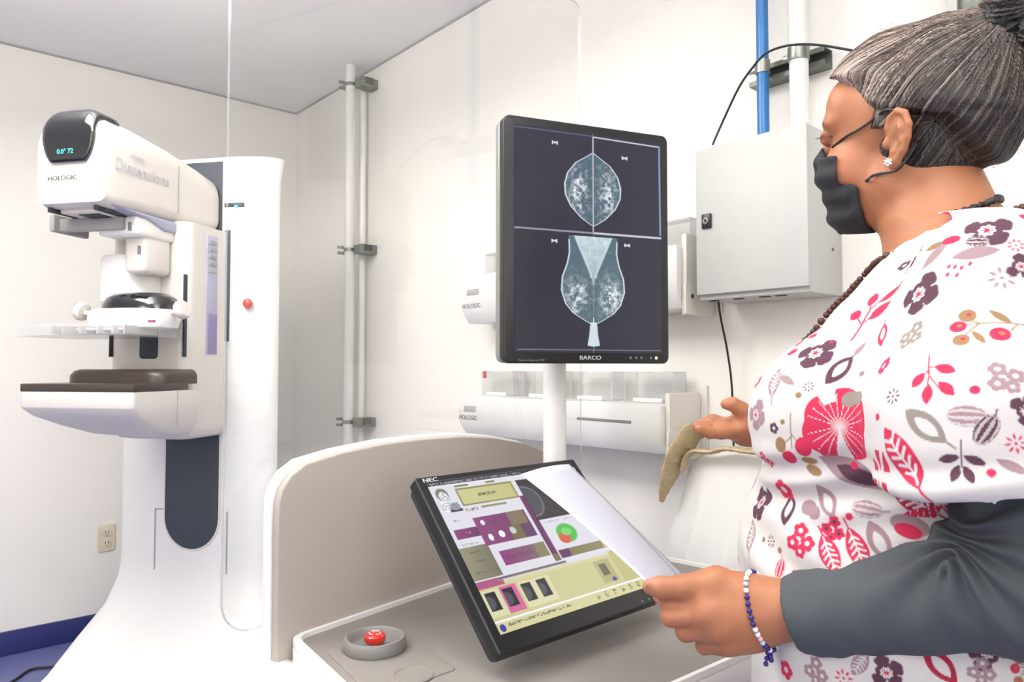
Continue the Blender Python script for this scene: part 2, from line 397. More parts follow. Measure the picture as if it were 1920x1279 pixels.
# black display visor wrapping the top of the nose
vis = []
pts = []
for j in range(15):                 # rows from the top back to the lower front
    t = j/14; row = []
    for i in range(17):
        u = -1+2*i/16
        wloc = .088*(1-.06*t) if t < .65 else .088*(1-.06*.65)*math.sqrt(max(0, 1-((t-.65)/.35)**2.6*.55))
        x = u*wloc
        # cross-section follows the rounded rectangle of the nose
        s = t*.272
        if s < .06: y = -.455-s; zt = 1.9385
        elif s < .17:
            a = (s-.06)/.11*math.pi/2; y = -.515-.027*math.sin(a); zt = 1.9385-.05*(1-math.cos(a))
        else: y = -.542-.0005; zt = 1.8885-(s-.17)
        edge = max(0, abs(x)-.04)/.055
        dz = .055*(1-math.sqrt(max(0, 1-min(1, edge)**2))) if zt > 1.85 else .02*min(1, edge)**2*max(0, (zt-1.8)/.05)
        z = zt-dz if s < .17 else zt-dz*max(0, 1-(s-.17)/.05)
        row.append((hc+x, y, z))
    pts.append(row)
bm = bmesh.new(); G = [[bm.verts.new(p) for p in r] for r in pts]
for a_, b_ in zip(G, G[1:]):
    for i in range(16): bm.faces.new((a_[i], a_[i+1], b_[i+1], b_[i]))
bmesh.ops.recalc_face_normals(bm, faces=bm.faces)
vis = frombm('display_visor', bm, M['visor'], mach)
md = vis.modifiers.new('thick', 'SOLIDIFY'); md.thickness = .012; md.offset = 0
FR = lambda x, z, y=-.5485: frame(Vector((x, y, z)), (1, 0, 0), (0, 0, 1))
q = L(122, 284, y=-.549); text('angle_readout', '0.0° 72', .019, M['teal'], FR(q.x, q.z, -.5495), vis)
q = L(120, 334, y=-.5385); text('maker_lettering', 'HOLOGIC', .019, M['dtext'], FR(q.x-.004, q.z, -.5406), mach, sx=1.15)
sx = lambda y, z: frame(Vector((hc+hh*1.035+.0016, y, z)), (0, 1, 0), (0, 0, 1))
q = L(270, 325, x=.105); text('model_lettering', 'Dimensions', .052, M['ltext'], sx(q.y, q.z), mach, sx=.95)
q = L(272, 306, x=.105); text('model_lettering', 'selenia', .022, M['ltext'], sx(q.y-.03, q.z+.008), mach)
bm = bmesh.new(); add_box(bm, (hc+hh*1.03, -.235, 1.70), (hc+hh*1.05+.0008, -.231, 1.85)); frombm('head_seam', bm, M['seam'], mach)
# scallop under the head with its shade coloured in lavender, collimator window
prism('head_underside', [(-.50, 1.668), (-.30, 1.668), (-.10, 1.668), (-.06, 1.66), (-.16, 1.635), (-.28, 1.63), (-.36, 1.655)], hc-.07, hc+hh*1.0, 'x', M['lav'], mach, .01)
s = box('collimator', (hc-.075, -.49, 1.652), (hc+.075, -.32, 1.672), M['offw'], mach, .004)
box('collimator_window', (hc-.03, -.47, 1.649), (hc+.04, -.36, 1.653), M['dark'], s, .001)
for x in (hc-.088, hc+.068): box('guide_rail', (x-.007, -.515, 1.652), (x+.007, -.25, 1.669), M['dark'], mach, .002)
# C-arm body
bx = [(u, v) for u, v in rrect(-.158, -.23, .142, -.02, 0, 8, (.05, .035, .01, .01))]
def cr(z, d=0, f=0): return [(x*(1-d), y+f, z) for x, y in bx]
loft('c_arm_body', [cr(.965, .25, .05), cr(.972, .1, .02), cr(.99, .02, .005), cr(1.01), cr(1.3), cr(1.6), cr(1.672)], M['offw'], mach)
bm = bmesh.new()
add_box(bm, (-.035, -.2335, 1.225), (.041, -.2, 1.61), .012); frombm('paddle_track', bm, M['slot'], mach)
for x in (-.142, .130): box('scale_slit', (x-.003, -.232, 1.235), (x+.003, -.2, 1.50), M['dark'], mach, .001)
ysd = .1425
q0 = L(388, 440, x=.142); q1 = L(405, 665, x=.142)
box('side_control', (.138, q0.y, q1.z), (.145, q1.y, q0.z), M['lav'], mach, .002)
q2 = L(388, 588, x=.142); box('side_label', (.139, q2.y+.002, q1.z+.002), (.1462, q1.y-.002, q2.z), M['purple'], mach, .001)
bm = bmesh.new()
for k in range(5):
    add_box(bm, (.14, q0.y+.008, q0.z-.03-.024*k), (.149, q1.y-.01, q0.z-.015-.024*k), .003)
frombm('control_keys', bm, M['seam'], mach)
# upper face-shield bracket
s = box('shield_bracket', (-.05, -.40, 1.60), (.09, -.225, 1.66), M['white'], mach, .012, 3)
bm = bmesh.new(); add_box(bm, (-.175, -.42, 1.615), (.05, -.39, 1.655), .006); add_box(bm, (-.185, -.44, 1.612), (-.165, -.30, 1.665), .006); add_box(bm, (-.10, -.42, 1.655), (-.02, -.36, 1.675), .004)
frombm('shield_rail', bm, M['seam'], mach)
bm = bmesh.new(); add_box(bm, (.01, -.36, 1.49), (.085, -.232, 1.61), .018, 3); frombm('bracket_arm', bm, M['offw'], mach)
for z in (1.625, 1.56): box('bracket_key', (.062, -.405 if z > 1.6 else -.363, z-.013), (.072, -.395 if z > 1.6 else -.355, z+.013), M['grey'], mach, .001)
# compression carriage: half-round white tower, black dome, bar with knobs, clear paddle
def halfring(z, rx, ry, cy=-.232): return [(-.05+rx*math.cos(math.pi+math.pi*k/20)*1, cy+ry*math.sin(math.pi+math.pi*k/20), z) for k in range(21)]
loft('carriage_tower', [halfring(1.405, .09, .10), halfring(1.41, .095, .105), halfring(1.545, .095, .105), halfring(1.555, .088, .098), halfring(1.556, .08, .09)], M['white'], mach)
def ering(z, rx, ry, cx=.03, cy=-.30, n=40): return [(cx+rx*math.copysign(abs(math.cos(2*math.pi*k/n))**.8, math.cos(2*math.pi*k/n)), cy+ry*math.sin(2*math.pi*k/n), z) for k in range(n)]
loft('carriage_dome', [ering(1.375, .125, .085), ering(1.395, .123, .083), ering(1.415, .112, .075), ering(1.428, .095, .062), ering(1.433, .07, .04)], M['visor'], mach)
loft('carriage_bar', [ering(1.318, .12, .075, .03, -.33), ering(1.322, .135, .09, .03, -.33), ering(1.35, .145, .095, .03, -.33), ering(1.372, .142, .095, .03, -.33), ering(1.378, .13, .085, .03, -.33)], M['white'], mach)
for x, sgn in ((-.125, -1), (.185, 1)):
    lathe('adjust_knob', [(0, 0), (.008, 0), (.008, .02), (.026, .022), (.029, .028), (.029, .04), (.024, .046), (0, .047)], M['offw'], mach, 24,
          mtx=Matrix.Translation((x-sgn*.01, -.345, 1.367)) @ Matrix.Rotation(sgn*R(75), 4, 'Y'))
box('size_label', (.155, -.428, 1.333), (.175, -.420, 1.34), mat('plum_label', srgb(150, 70, 110), .5), mach, .001)
q0 = L(57, 605, y=-.48); q1 = L(315, 632, y=-.48)
px0, px1, pz0, pz1 = q0.x, q0.x+.36, 1.29, 1.327
bm = bmesh.new()
t = .0035; y0, y1 = -.53, -.30
add_box(bm, (px0, y0, pz0), (px1, y1, pz0+t)); add_box(bm, (px0, y0, pz0+t), (px1, y0+t, pz1)); add_box(bm, (px0, y1-t, pz0+t), (px1, y1, pz1))
add_box(bm, (px0, y0+t, pz0+t), (px0+t, y1-t, pz1)); add_box(bm, (px1-t, y0+t, pz0+t), (px1, y1-t, pz1))
frombm('compression_paddle', bm, M['acryl'], mach, smooth=False)
bm = bmesh.new()
for x0_ in (.05, .09, .15, .21, .26, .30): add_box(bm, (px0+x0_, -.46, pz0+.01), (px0+x0_+.006, -.32, 1.325), .001)
add_box(bm, (px0+.12, -.44, 1.31), (px0+.30, -.40, 1.318), .002)
frombm('paddle_clip', bm, M['seam'], mach)
# detector: bucky with carbon top, raised rear cover, tapering belly
dx0, dx1 = -.182, .195
box('breast_plate', (dx0, -.53, 1.131), (dx1, -.29, 1.154), M['brown'], mach, .003)
def drg(z, x0, x1, y0, y1, r):
    q = rrect(x0, y0, x1, -.20, 0, 8, (r, r, min(.045, (x1-x0)*.3), min(.03, (x1-x0)*.3)))
    return [(min(max(u, -.15), .135) if v > -.215 else u, v, z) for u, v in q]
loft('detector_body', [drg(.985, -.02, .12, -.24, -.03, .05), drg(.988, -.05, .15, -.32, -.03, .06), drg(1.0, -.085, .17, -.39, -.03, .05), drg(1.03, -.13, .185, -.46, -.03, .04), drg(1.06, -.165, .193, -.51, -.03, .02),
     drg(1.083, dx0, dx1, -.528, -.03, .012), drg(1.088, dx0, dx1, -.53, -.03, .01), drg(1.131, dx0, dx1, -.53, -.03, .01)], M['offw'], mach)
rr = lambda z, e: [(u, v, z) for u, v in rrect(-.17+e, -.40+e, .19-e, -.235, 0, 8, (.06, .06, .01, .01))]
loft('detector_cover', [rr(1.15, 0), rr(1.175, .0), rr(1.19, .008), rr(1.195, .02)], M['brown'], mach)
box('detector_joint', (dx1-.001, -.345, 1.02), (dx1+.0012, -.342, 1.131), M['seam'], mach, .0005)

# ------------------------------------------------------------------ workstation desk
ZT = .757
tz = lambda px, py: atZ(px, py, ZT)
A = tz(541, 1201); Bk = tz(850, 1095); ud = (Bk-A).normalized()
Rr = tz(1240, 1046); vd = (tz(1400, 1078)-Rr).normalized()
def isect(p, d, q, e):
    den = d.x*e.y-d.y*e.x; t = ((q.x-p.x)*e.y-(q.y-p.y)*e.x)/den; return p+d*t
Bc = isect(A, ud, Rr, vd)
F1 = tz(1385, 1236); F2 = tz(1290, 1279); fd = (F1-F2).normalized()
Fc = isect(F1, fd, Rr, vd)
G1 = tz(622, 1279); ld = (G1-A).normalized(); Gc = isect(A, ld, F1, fd)
desk0 = (A+Bc+Fc+Gc)/4
DR = -TH+math.atan2(ud.y, ud.x)
desk = empty('workstation_desk', C(A.x, A.y, 0), DR, 'pale grey console desk with raised back panel, glass shield and stop button', 'desk')
vperp = Vector((ud.y, -ud.x, 0))        # towards the user
def dl(v): d = Vector(v)-Vector((A.x, A.y, 0)); return Vector((d.dot(ud), -d.dot(vperp), d.z))   # desk-local: x along back edge, -y to the user
# worktop outline, rounded corners
def roundpoly(P, r, n=6):
    out = []; N = len(P)
    for i in range(N):
        p, a, b = P[i], P[i-1], P[(i+1) % N]
        rr = r[i]; da = (a-p).normalized(); db = (b-p).normalized()
        for k in range(n+1):
            t = k/n; q0 = p+da*rr; q1 = p+db*rr
            out.append(q0*(1-t)**2+p*2*t*(1-t)+q1*t*t)
    return out
cor = [Vector(dl(v)).to_2d() for v in (A, Gc, Fc, Bc)]
cen = sum(cor, Vector((0, 0)))/4
outl = roundpoly(cor, [.03, .06, .06, .05])
inn = roundpoly([c+(cen-c).normalized()*.016 for c in cor], [.025, .05, .05, .04])
prism('desk_edge', [tuple(v) for v in outl], ZT-.045, ZT-.0015, 'z', M['white'], desk, .008)
bm = bmesh.new()
def rail(bm, P, z0, z1, wd):
    n = len(P); c = sum(P, Vector((0, 0)))/n
    lo = [bm.verts.new((p.x, p.y, z0)) for p in P]; hi = [bm.verts.new((p.x, p.y, z1)) for p in P]
    Q = [p+(c-p).normalized()*wd for p in P]
    hq = [bm.verts.new((p.x, p.y, z1)) for p in Q]; lq = [bm.verts.new((p.x, p.y, z0)) for p in Q]
    for i in range(n):
        j = (i+1) % n
        for a_, b_ in ((lo, hi), (hi, hq), (hq, lq)): bm.faces.new((a_[i], a_[j], b_[j], b_[i]))
rail(bm, outl, ZT-.004, ZT+.006, .013)
frombm('edge_lip', bm, M['white'], desk)
prism('worktop', [tuple(v) for v in inn], ZT-.01, ZT, 'z', M['top'], desk, .002)
# pedestal down to the floor
ped = roundpoly([cen+(c-cen)*.72 for c in cor], [.05]*4)
prism('pedestal', [tuple(v) for v in ped], .02, ZT-.045, 'z', M['white'], desk, .01)
foot = roundpoly([cen+(c-cen)*.85 for c in cor], [.05]*4)
prism('pedestal_foot', [tuple(v) for v in foot], 0, .06, 'z', M['grey'], desk, .01)
# back panel
def onP(px, py, y=0.0):                 # on the panel plane (desk-local y)
    p0 = Vector((A.x, A.y, 0))-vperp*y; r = ray(px, py); t = ((p0-CP).dot(vperp))/r.dot(vperp); return dl(CP+r*t)
pp = [onP(519, 1238), onP(520, 1120), onP(521, 1000), onP(523, 945), onP(530, 918), onP(546, 893), onP(575, 870), onP(640, 850), onP(720, 833), onP(800, 823), onP(870, 819), onP(930, 822), onP(985, 832), onP(1035, 853), onP(1065, 875), onP(1085, 905), onP(1092, 960)]
pl = [(p.x, p.z) for p in pp]; pl[0] = (pl[0][0], .62); pl.append((pl[-1][0], .62))
prism('back_panel', pl, .0, .016, 'y', M['panel'], desk, .003)
prism('panel_shell', [(x-.006, z+(.007 if z > .9 else 0)) for x, z in pl], .017, .035, 'y', M['white'], desk, .005)
box('panel_foot', (pl[0][0]-.002, -.002, .60), (pl[0][0]+.012, .014, .68), mat('brass_insert', srgb(150, 120, 60), .3, metal=.8), desk, .001)
# rounded white bumper left of the panel foot
q = toW(atD(505, 1275, 1.17)); 
bl = dl(atD(508, 1290, 1.19))
loft('bumper', [[(bl.x+.06*math.cos(a)*s, bl.y+.10*math.sin(a)*s, z) for a in [2*math.pi*k/28 for k in range(28)]] for z, s in ((.60, .9), (.62, 1), (bl.z+.0, 1), (bl.z+.02, .93), (bl.z+.032, .75), (bl.z+.038, .4), (bl.z+.039, .05))], M['white'], desk)
# glass shield behind the panel
gy = .042
gl = onP(424, 690, gy).x; gr = onP(1091, 690, gy).x; gb = onP(440, 1192, gy).z
prism('shield_glass', rrect(gl, gb, gr, 2.2, .0, 8, (.055, .02, .02, .02)), gy, gy+.008, 'y', M['glass'], desk, 0)
ge = bmesh.new()
rp = rrect(gl, gb, gr, 2.2, .0, 8, (.055, .02, .02, .02))
add_tube(ge, [(u, gy+.004, v) for u, v in rp+[rp[0]]], .0018, 6)
frombm('glass_edge', ge, clear('glass_rim', (.86, .89, .88), .8, .1, .2), desk)
for x in (gl+.25, gl+.62): box('glass_clamp', (x-.03, .03, .78), (x+.03, .062, .90), M['white'], desk, .005)
# control plate, stop-button cup, blank ring
def td(px, py): return dl(tz(px, py))
cp = [td(610, 1222), td(765, 1192), td(858, 1256), td(700, 1310)]
prism('control_plate', [tuple(v) for v in roundpoly([Vector((p.x, p.y)) for p in cp], [.012]*4)], ZT-.002, ZT+.0022, 'z', M['top'], desk, .0015)
c = td(703, 1219)
cup = lathe('stop_cup', [(.035, .002), (.047, .002), (.0495, .006), (.048, .019), (.0465, .022), (.044, .0225), (.041, .020), (.038, .010), (.033, .006), (0, .005)], M['grey'], desk, 48, mtx=Matrix.Translation((c.x, c.y, ZT)))
lathe('stop_button', [(.008, .004), (.008, .012), (.015, .013), (.017, .018), (.0165, .023), (.013, .026), (0, .0268)], M['red'], desk, 32, mtx=Matrix.Translation((c.x, c.y, ZT)))
bm = bmesh.new()
for k in range(3):
    a0 = 2*math.pi*k/3; add_tube(bm, [(c.x+.009*math.cos(a0+j*.3), c.y+.009*math.sin(a0+j*.3), ZT+.0268) for j in range(6)], .0009, 5)
frombm('button_arrows', bm, M['wtext'], desk)
c = td(775, 1268); lathe('blank_ring', [(.026, .0018), (.027, .0032), (.029, .0032), (.030, .0018)], M['top'], desk, 40, mtx=Matrix.Translation((c.x, c.y, ZT)))

# ------------------------------------------------------------------ upright diagnostic monitor on a post
bTL = Vector((-.016, 1.361, 1.677)); bx_ = Vector((.337, .136, 0)).normalized(); bW, bH = .363, .469
c0 = bTL+bx_*(bW/2)-Vector((0, 0, bH/2))
post = atD(1053, 780, 1.475)
mon = empty('diagnostic_monitor', C(c0.x, c0.y, ZT), -TH+math.atan2(bx_.y, bx_.x), 'upright portrait monitor showing two breast x-rays on black, on a white post behind the desk', 'monitor')
oz = c0.z-ZT
MM = lambda x, z, y=-.0: frame(Vector((x, y, z+oz)), (1, 0, 0), (0, 0, 1))
prism('bezel', [(u, v+oz) for u, v in rrect(-bW/2, -bH/2, bW/2, bH/2, .014)], 0, .022, 'y', M['black'], mon, .003)
prism('rear_shell', [(u, v+oz) for u, v in rrect(-bW/2+.001, -bH/2+.001, bW/2-.001, bH/2-.001, .014)], .0225, .05, 'y', M['silver'], mon, .008)
H_, W_ = 620, 460
def new(H, W, c): im = np.zeros((H, W, 3), np.float32); im[:] = lin(*c); return im
rng = np.random.default_rng(4)
def vnoise(H, W, s):
    g = rng.random((int(H/s)+3, int(W/s)+3)); y = np.arange(H)/s; x = np.arange(W)/s
    yi, xi = y.astype(int), x.astype(int); fy = (y-yi)[:, None]; fx = (x-xi)[None]
    fy = fy*fy*(3-2*fy); fx = fx*fx*(3-2*fx)
    a = g[np.ix_(yi, xi)]; b = g[np.ix_(yi, xi+1)]; c_ = g[np.ix_(yi+1, xi)]; d = g[np.ix_(yi+1, xi+1)]
    return (a*(1-fx)+b*fx)*(1-fy)+(c_*(1-fx)+d*fx)*fy
im = new(H_, W_, (34, 35, 52))
yy, xx = np.mgrid[0:H_, 0:W_].astype(np.float32); X = xx/W_; Y = yy/H_
def blend(im, mask, col): im[:] = im*(1-mask[..., None])+np.asarray(col, np.float32)*mask[..., None]
sm = lambda v, w=.004: np.clip(v/w+.5, 0, 1)
def line(im, x0, y0, x1, y1, wd, col, X=X, Y=Y, asp=1.348):
    dx, dy = x1-x0, (y1-y0)*asp; l = dx*dx+dy*dy; px_, py_ = X-x0, (Y-y0)*asp
    t = np.clip((px_*dx+py_*dy)/l, 0, 1); d = np.hypot(px_-t*dx, py_-t*dy); blend(im, sm(wd/2-d, .003), col)
fib = vnoise(H_, W_, 9)*.5+vnoise(H_, W_, 4)*.3+vnoise(H_, W_, 2)*.3
teal_, wht, gry = lin(72, 98, 112), lin(232, 240, 244), lin(150, 150, 165)
# upper: two facing half discs (screen coords x 0..1, y 0..1)
xm = .515
hw = np.interp(Y, [.085, .10, .14, .19, .24, .29, .34, .39, .415, .425], [0, .03, .12, .175, .195, .19, .155, .085, .03, 0])
d = hw-np.abs(X-xm)
core = np.exp(-((np.abs(X-xm)-.10)/.05)**2)*np.exp(-((Y-.27)/.085)**2)
blend(im, sm(d), teal_)
blend(im, sm(d)*np.clip((fib-.42)*3.2*core+np.clip(fib-.62, 0, 1)*.5, 0, 1), wht)
blend(im, sm(d)*sm(.009-d, .006)*.8, wht)
line(im, xm, .015, xm, .455, .008, lin(190, 185, 205))
line(im, xm, .015, .985, .022, .008, lin(205, 205, 215)); line(im, .985, .022, .99, .44, .012, lin(130, 150, 180)); line(im, xm, .455, .992, .455, .012, lin(200, 200, 215))
line(im, .0, .455, xm, .455, .010, gry); line(im, 0, .012, xm, .012, .006, lin(90, 95, 130))
line(im, .02, .985, .985, .985, .006, lin(110, 110, 130)); line(im, xm, .93, xm, .99, .005, lin(130, 110, 160))
# lower: two facing oblique halves with a central wedge
hw = np.interp(Y, [.475, .48, .55, .60, .66, .72, .78, .82, .85, .865, .872], [.165, .167, .165, .18, .212, .218, .19, .14, .07, .03, 0])
d = hw-np.abs(X-xm); up = Y > .472
blend(im, sm(d)*up, lin(78, 104, 116))
wd = np.interp(Y, [.472, .64, .70], [.125, .02, 0]); blend(im, sm(wd-np.abs(X-xm), .012)*up*(.45+.75*fib*(1-1.6*(Y-.472)/.4)), lin(205, 224, 230))
blend(im, sm(.008-np.abs(wd-np.abs(X-xm)), .006)*up*(Y < .66)*.5, wht)
core = np.exp(-((np.abs(X-xm)-.12)/.065)**2)*np.exp(-((Y-.745)/.065)**2)
blend(im, sm(d)*up*np.clip((fib-.40)*3.4*core+np.clip(fib-.66, 0, 1)*.4, 0, 1), wht)
blend(im, sm(d)*up*sm(.009-d, .006)*(Y > .49)*.8, wht)
tw = np.interp(Y, [.86, .88, .92, .965, .97], [.02, .025, .03, .042, .0]); blend(im, sm(tw-np.abs(X-xm))*(Y > .86)*(Y < .968), lin(205, 220, 228))
line(im, xm, .84, xm, .88, .006, wht)
for cx_, cy_ in ((.26, .062), (.735, .095), (.255, .502), (.75, .50)):
    m_ = (np.abs(X-cx_) < .02)*(np.abs(Y-cy_) < .008)*((np.abs(X-cx_) > .010)+(np.abs(Y-cy_) < .004)); blend(im, m_*.9, lin(225, 225, 225))
sc = vcol('diagnostic_screen', .25, emit=1.0)
sw, sh = .324, .432
canvas('screen', im, (-sw/2+.002, -.0012, sh/2+.002+oz), (sw, 0, 0), (0, 0, -sh), sc, mon)
text('maker_lettering', 'BARCO', .011, M['wtext'], MM(.0, -bH/2+.011, -.0008), mon, sx=1.3)
text('model_lettering', 'Mammo Diagnostic 5MP', .0055, M['text'], MM(-.125, -bH/2+.006, -.0008), mon)
for i, x in enumerate((.09, .103, .115, .137, .150)):
    box('menu_button', (x-.0022, -.002, -bH/2+.009+oz), (x+.0022, .001, -bH/2+.014+oz), M['green'] if i == 4 else M['text'], mon, .0005)
pw = Vector((post.x-c0.x, post.y-c0.y)); byv = Vector((-bx_.y, bx_.x, 0))
plx = post.x-c0.x; ply = post.y-c0.y; lx = plx*bx_.x+ply*bx_.y; ly = plx*byv.x+ply*byv.y
ly = max(ly, .095)
lathe('post', [(.0, 0), (.05, 0), (.05, .012), (.0235, .016), (.0235, oz-.02), (.0, oz-.02)], M['pipe'], mon, 32, mtx=Matrix.Translation((lx, ly, .001)))
box('post_mount', (lx-.05, .048, oz-.06), (lx+.05, ly+.01, oz+.05), M['dark'], mon, .006)

# ------------------------------------------------------------------ tilted touch monitor
P0, P3, P1, P2 = [CP+(Vector(v)-CP)*.935 for v in ((-.179, 1.269, 1.007), (-.008, 1.124, .771), (.120, 1.542, 1.0), (.291, 1.397, .764))]
ax = ((P1-P0)+(P2-P3)); ax.z = 0; ax.normalize(); ay = ((P3-P0)+(P2-P1)).normalized(); ay = (ay-ax*ay.dot(ax)).normalized()
cc = (P0+P1+P2+P3)/4; tW, tH = .405*.935, .330*.935; cc.z += .003
up_ = -ay; az = ax.cross(up_)          # out of the screen
tm = bpy.data.objects.new('touch_monitor', None); COL.objects.link(tm)
mt = Matrix((C(*ax), C(*up_), C(*az))).transposed().to_4x4(); mt.translation = C(*cc); tm.matrix_world = mt
tag(tm, 'tilted black touch monitor with purple and olive exam menus, standing on the grey desk', 'monitor')
prism('bezel', rrect(-tW/2, -tH/2, tW/2, tH/2, .006), -.022, 0, 'z', M['black'], tm, .003)
prism('rear_shell', rrect(-tW/2+.004, -tH/2+.004, tW/2-.004, tH/2-.004, .01), -.036, -.0225, 'z', M['dark'], tm, .005)
H_, W_ = 480, 600
im = new(H_, W_, (224, 222, 232)); yy, xx = np.mgrid[0:H_, 0:W_].astype(np.float32); X = xx/W_; Y = yy/H_
def rect(x0, y0, x1, y1, c, c2=None, e=.004):
    m_ = sm(np.minimum(np.minimum(X-x0, x1-X), np.minimum(Y-y0, y1-Y)), e)
    col = lin(*c)
    if c2 is not None:
        t = np.clip((X-x0)/(x1-x0), 0, 1)[..., None]; col = col*(1-t)+lin(*c2)*t
        im[:] = im*(1-m_[..., None])+col*m_[..., None]
    else: blend(im, m_, col)
def ell(cx, cy, rx, ry, c): blend(im, sm(1-np.hypot((X-cx)/rx, (Y-cy)/ry), .15), lin(*c))
def scrib(x0, y0, x1, y1, c, dens=.55, cell=(2, 4)):
    w_ = rng.random((H_//cell[1]+1, W_//cell[0]+1)) > 1-dens
    w_ = np.kron(w_, np.ones((cell[1], cell[0])))[:H_, :W_]
    m_ = (X > x0)*(X < x1)*(Y > y0)*(Y < y1)*w_; blend(im, m_*.85, lin(*c))
oli, olid, pur, purd = (188, 184, 128), (126, 122, 84), (142, 62, 120), (104, 44, 96)
rect(0, 0, 1, .045, (34, 32, 38)); scrib(.01, .015, .6, .038, (170, 165, 175), .5, (3, 3))
rect(0, .045, 1, .052, (240, 240, 245))
ell(.055, .125, .035, .055, (120, 125, 100)); ell(.058, .14, .026, .04, (230, 235, 240)); scrib(.03, .10, .09, .18, (90, 95, 90), .25)
rect(.06, .26, .13, .285, (60, 40, 70)); ell(.095, .24, .03, .03, (150, 160, 170)); ell(.04, .23, .02, .05, (240, 240, 245)); scrib(.02, .2, .12, .26, (120, 120, 130), .3)
scrib(.045, .35, .08, .365, (150, 145, 150), .6)
rect(.02, .43, .16, .51, pur, purd); scrib(.08, .46, .11, .48, (190, 150, 180), .5)
scrib(.03, .55, .12, .565, (120, 120, 120), .5)
rect(.0, .58, .165, .84, (150, 146, 118), (120, 116, 96)); scrib(.05, .62, .11, .635, (90, 88, 60)); scrib(.05, .69, .11, .705, (90, 88, 60)); scrib(.03, .78, .15, .79, (96, 92, 66))
rect(.145, .06, .23, .078, olid); rect(.34, .06, .40, .078, olid)
rect(.14, .09, .50, .25, (140, 138, 84)); rect(.15, .105, .49, .235, (202, 202, 146), (196, 190, 130)); scrib(.26, .155, .38, .185, (50, 48, 34), .6)
scrib(.14, .27, .22, .30, (110, 100, 90), .6); rect(.24, .268, .40, .288, (150, 146, 110))
rect(.155, .36, .48, .60, pur, purd); rect(.36, .36, .47, .48, (128, 112, 84)); rect(.33, .48, .41, .6, (116, 104, 70)); rect(.41, .48, .48, .6, (96, 60, 100))
ell(.20, .41, .012, .022, (240, 240, 245)); scrib(.24, .40, .29, .44, (90, 40, 80), .5); ell(.205, .54, .014, .03, (235, 238, 245)); ell(.275, .53, .018, .03, (240, 240, 245)); ell(.35, .52, .018, .03, (190, 210, 190))
rect(.205, .66, .49, .78, pur, (124, 104, 110)); rect(.42, .66, .49, .78, (134, 130, 96)); scrib(.23, .70, .40, .74, (90, 40, 90), .3)
rect(.50, .24, .54, .84, purd, (110, 50, 100)); rect(.50, .78, .54, .84, (120, 114, 80))
rect(.53, .09, .80, .48, (54, 46, 54))
d = np.hypot((X-.545)/.085, (Y-.30)/.14); blend(im, sm(1-d, .1)*.25*(X > .535), lin(110, 120, 130)); blend(im, sm(.06-np.abs(d-1), .05)*.4*(X > .535), lin(150, 155, 160))
scrib(.56, .50, .78, .515, (150, 140, 150), .3)
ell(.67, .63, .068, .085, (84, 190, 80)); blend(im, sm(1-np.hypot((X-.64)/.04, (Y-.67)/.05), .1), lin(214, 96, 60)); ell(.67, .62, .035, .035, (120, 214, 110))
rect(.55, .76, .86, .83, (122, 112, 78), (146, 140, 98)); rect(.55, .76, .62, .83, (96, 48, 100))
rect(.86, .09, 1, .83, (196, 192, 142), (150, 130, 90)); rect(.88, .60, 1, .64, (150, 90, 100)); scrib(.88, .66, .99, .80, (120, 110, 60), .3)
rect(.0, .852, .56, .866, (110, 100, 90)); rect(0, .85, .12, .885, (176, 90, 130))
rect(0, .87, 1, 1, (214, 210, 158)); 
im_l = im
# lower strip is taller in the picture: thumbnails
im[int(.60*0):0] = 0
scr2 = vcol('exam_screen', .3, emit=.98)
sW, sH = .372*.935, .288*.935
img = np.concatenate([im[:int(.866*H_)], im[int(.866*H_):]], 0)
# repaint on a taller canvas: menus use the top 70 per cent, the film strip the rest
yy2 = np.linspace(0, 1, H_); src = np.interp(yy2, [0, .70, 1], [0, .866, .999]); im = im[(src*(H_-1)).astype(int)].copy()
rect(0, .705, .15, .735, (180, 92, 132)); rect(0, .735, 1, .93, (206, 203, 150)); rect(.86, .70, 1, .93, (196, 190, 132)); 
for i, x in enumerate((.015, .115, .225, .32)):
    rect(x-.012, .745, x+.085, .905, (214, 106, 158) if i == 1 else (222, 218, 176)); rect(x, .76, x+.06, .87, (44, 40, 46)); d = np.hypot((X-x-.01)/.03, (Y-.82)/.04); blend(im, sm(1-d, .3)*.25*(X > x+.004), lin(150, 150, 160))
rect(.72, .745, .83, .90, (180, 176, 128)); rect(.745, .77, .795, .85, (108, 106, 84)); ell(.80, .885, .015, .015, (80, 80, 150))
rect(.0, .925, 1, .937, (245, 245, 250)); rect(0, .937, 1, 1, (214, 210, 158)); scrib(.06, .95, .45, .968, (90, 90, 70), .5, (3, 3)); ell(.028, .968, .016, .022, (60, 60, 160))
for x in (.62, .68, .74, .80, .86, .92): scrib(x, .945, x+.025, .98, (96, 90, 60), .5)
canvas('screen', im, (-sW/2+.001, sH/2+.008, .0012), (sW, 0, 0), (0, -sH, 0), scr2, tm)
text('maker_lettering', 'NEC', .011, M['wtext'], Matrix.Translation((-tW/2+.028, tH/2-.0085, .0006)), tm, sx=1.4)
bm = bmesh.new()
for k in range(3): add_box(bm, (.135+.018*k, -tH/2+.006, .0002), (.139+.018*k, -tH/2+.009, .0014))
frombm('menu_mark', bm, M['text'], tm)
# stand: an arm from the rear shell down to a foot on the desk
inv = mt.inverted(); footc = C(cc.x, cc.y, 0)+C(-.035, .025, 0); footc.z = ZT
fl_ = inv @ footc; arm0 = Vector((0, -.03, -.038))
tube('stand_arm', [arm0, arm0.lerp(fl_, .5)+Vector((0, 0, -.01)), fl_+inv.to_3x3() @ Vector((0, 0, .01))], .018, M['dark'], tm, 16)
lathe('stand_foot', [(0, 0), (.062, 0), (.062, .008), (.05, .012), (0, .014)], M['dark'], tm, 40, mtx=inv @ Matrix.Translation((footc.x, footc.y, ZT+.0005)))

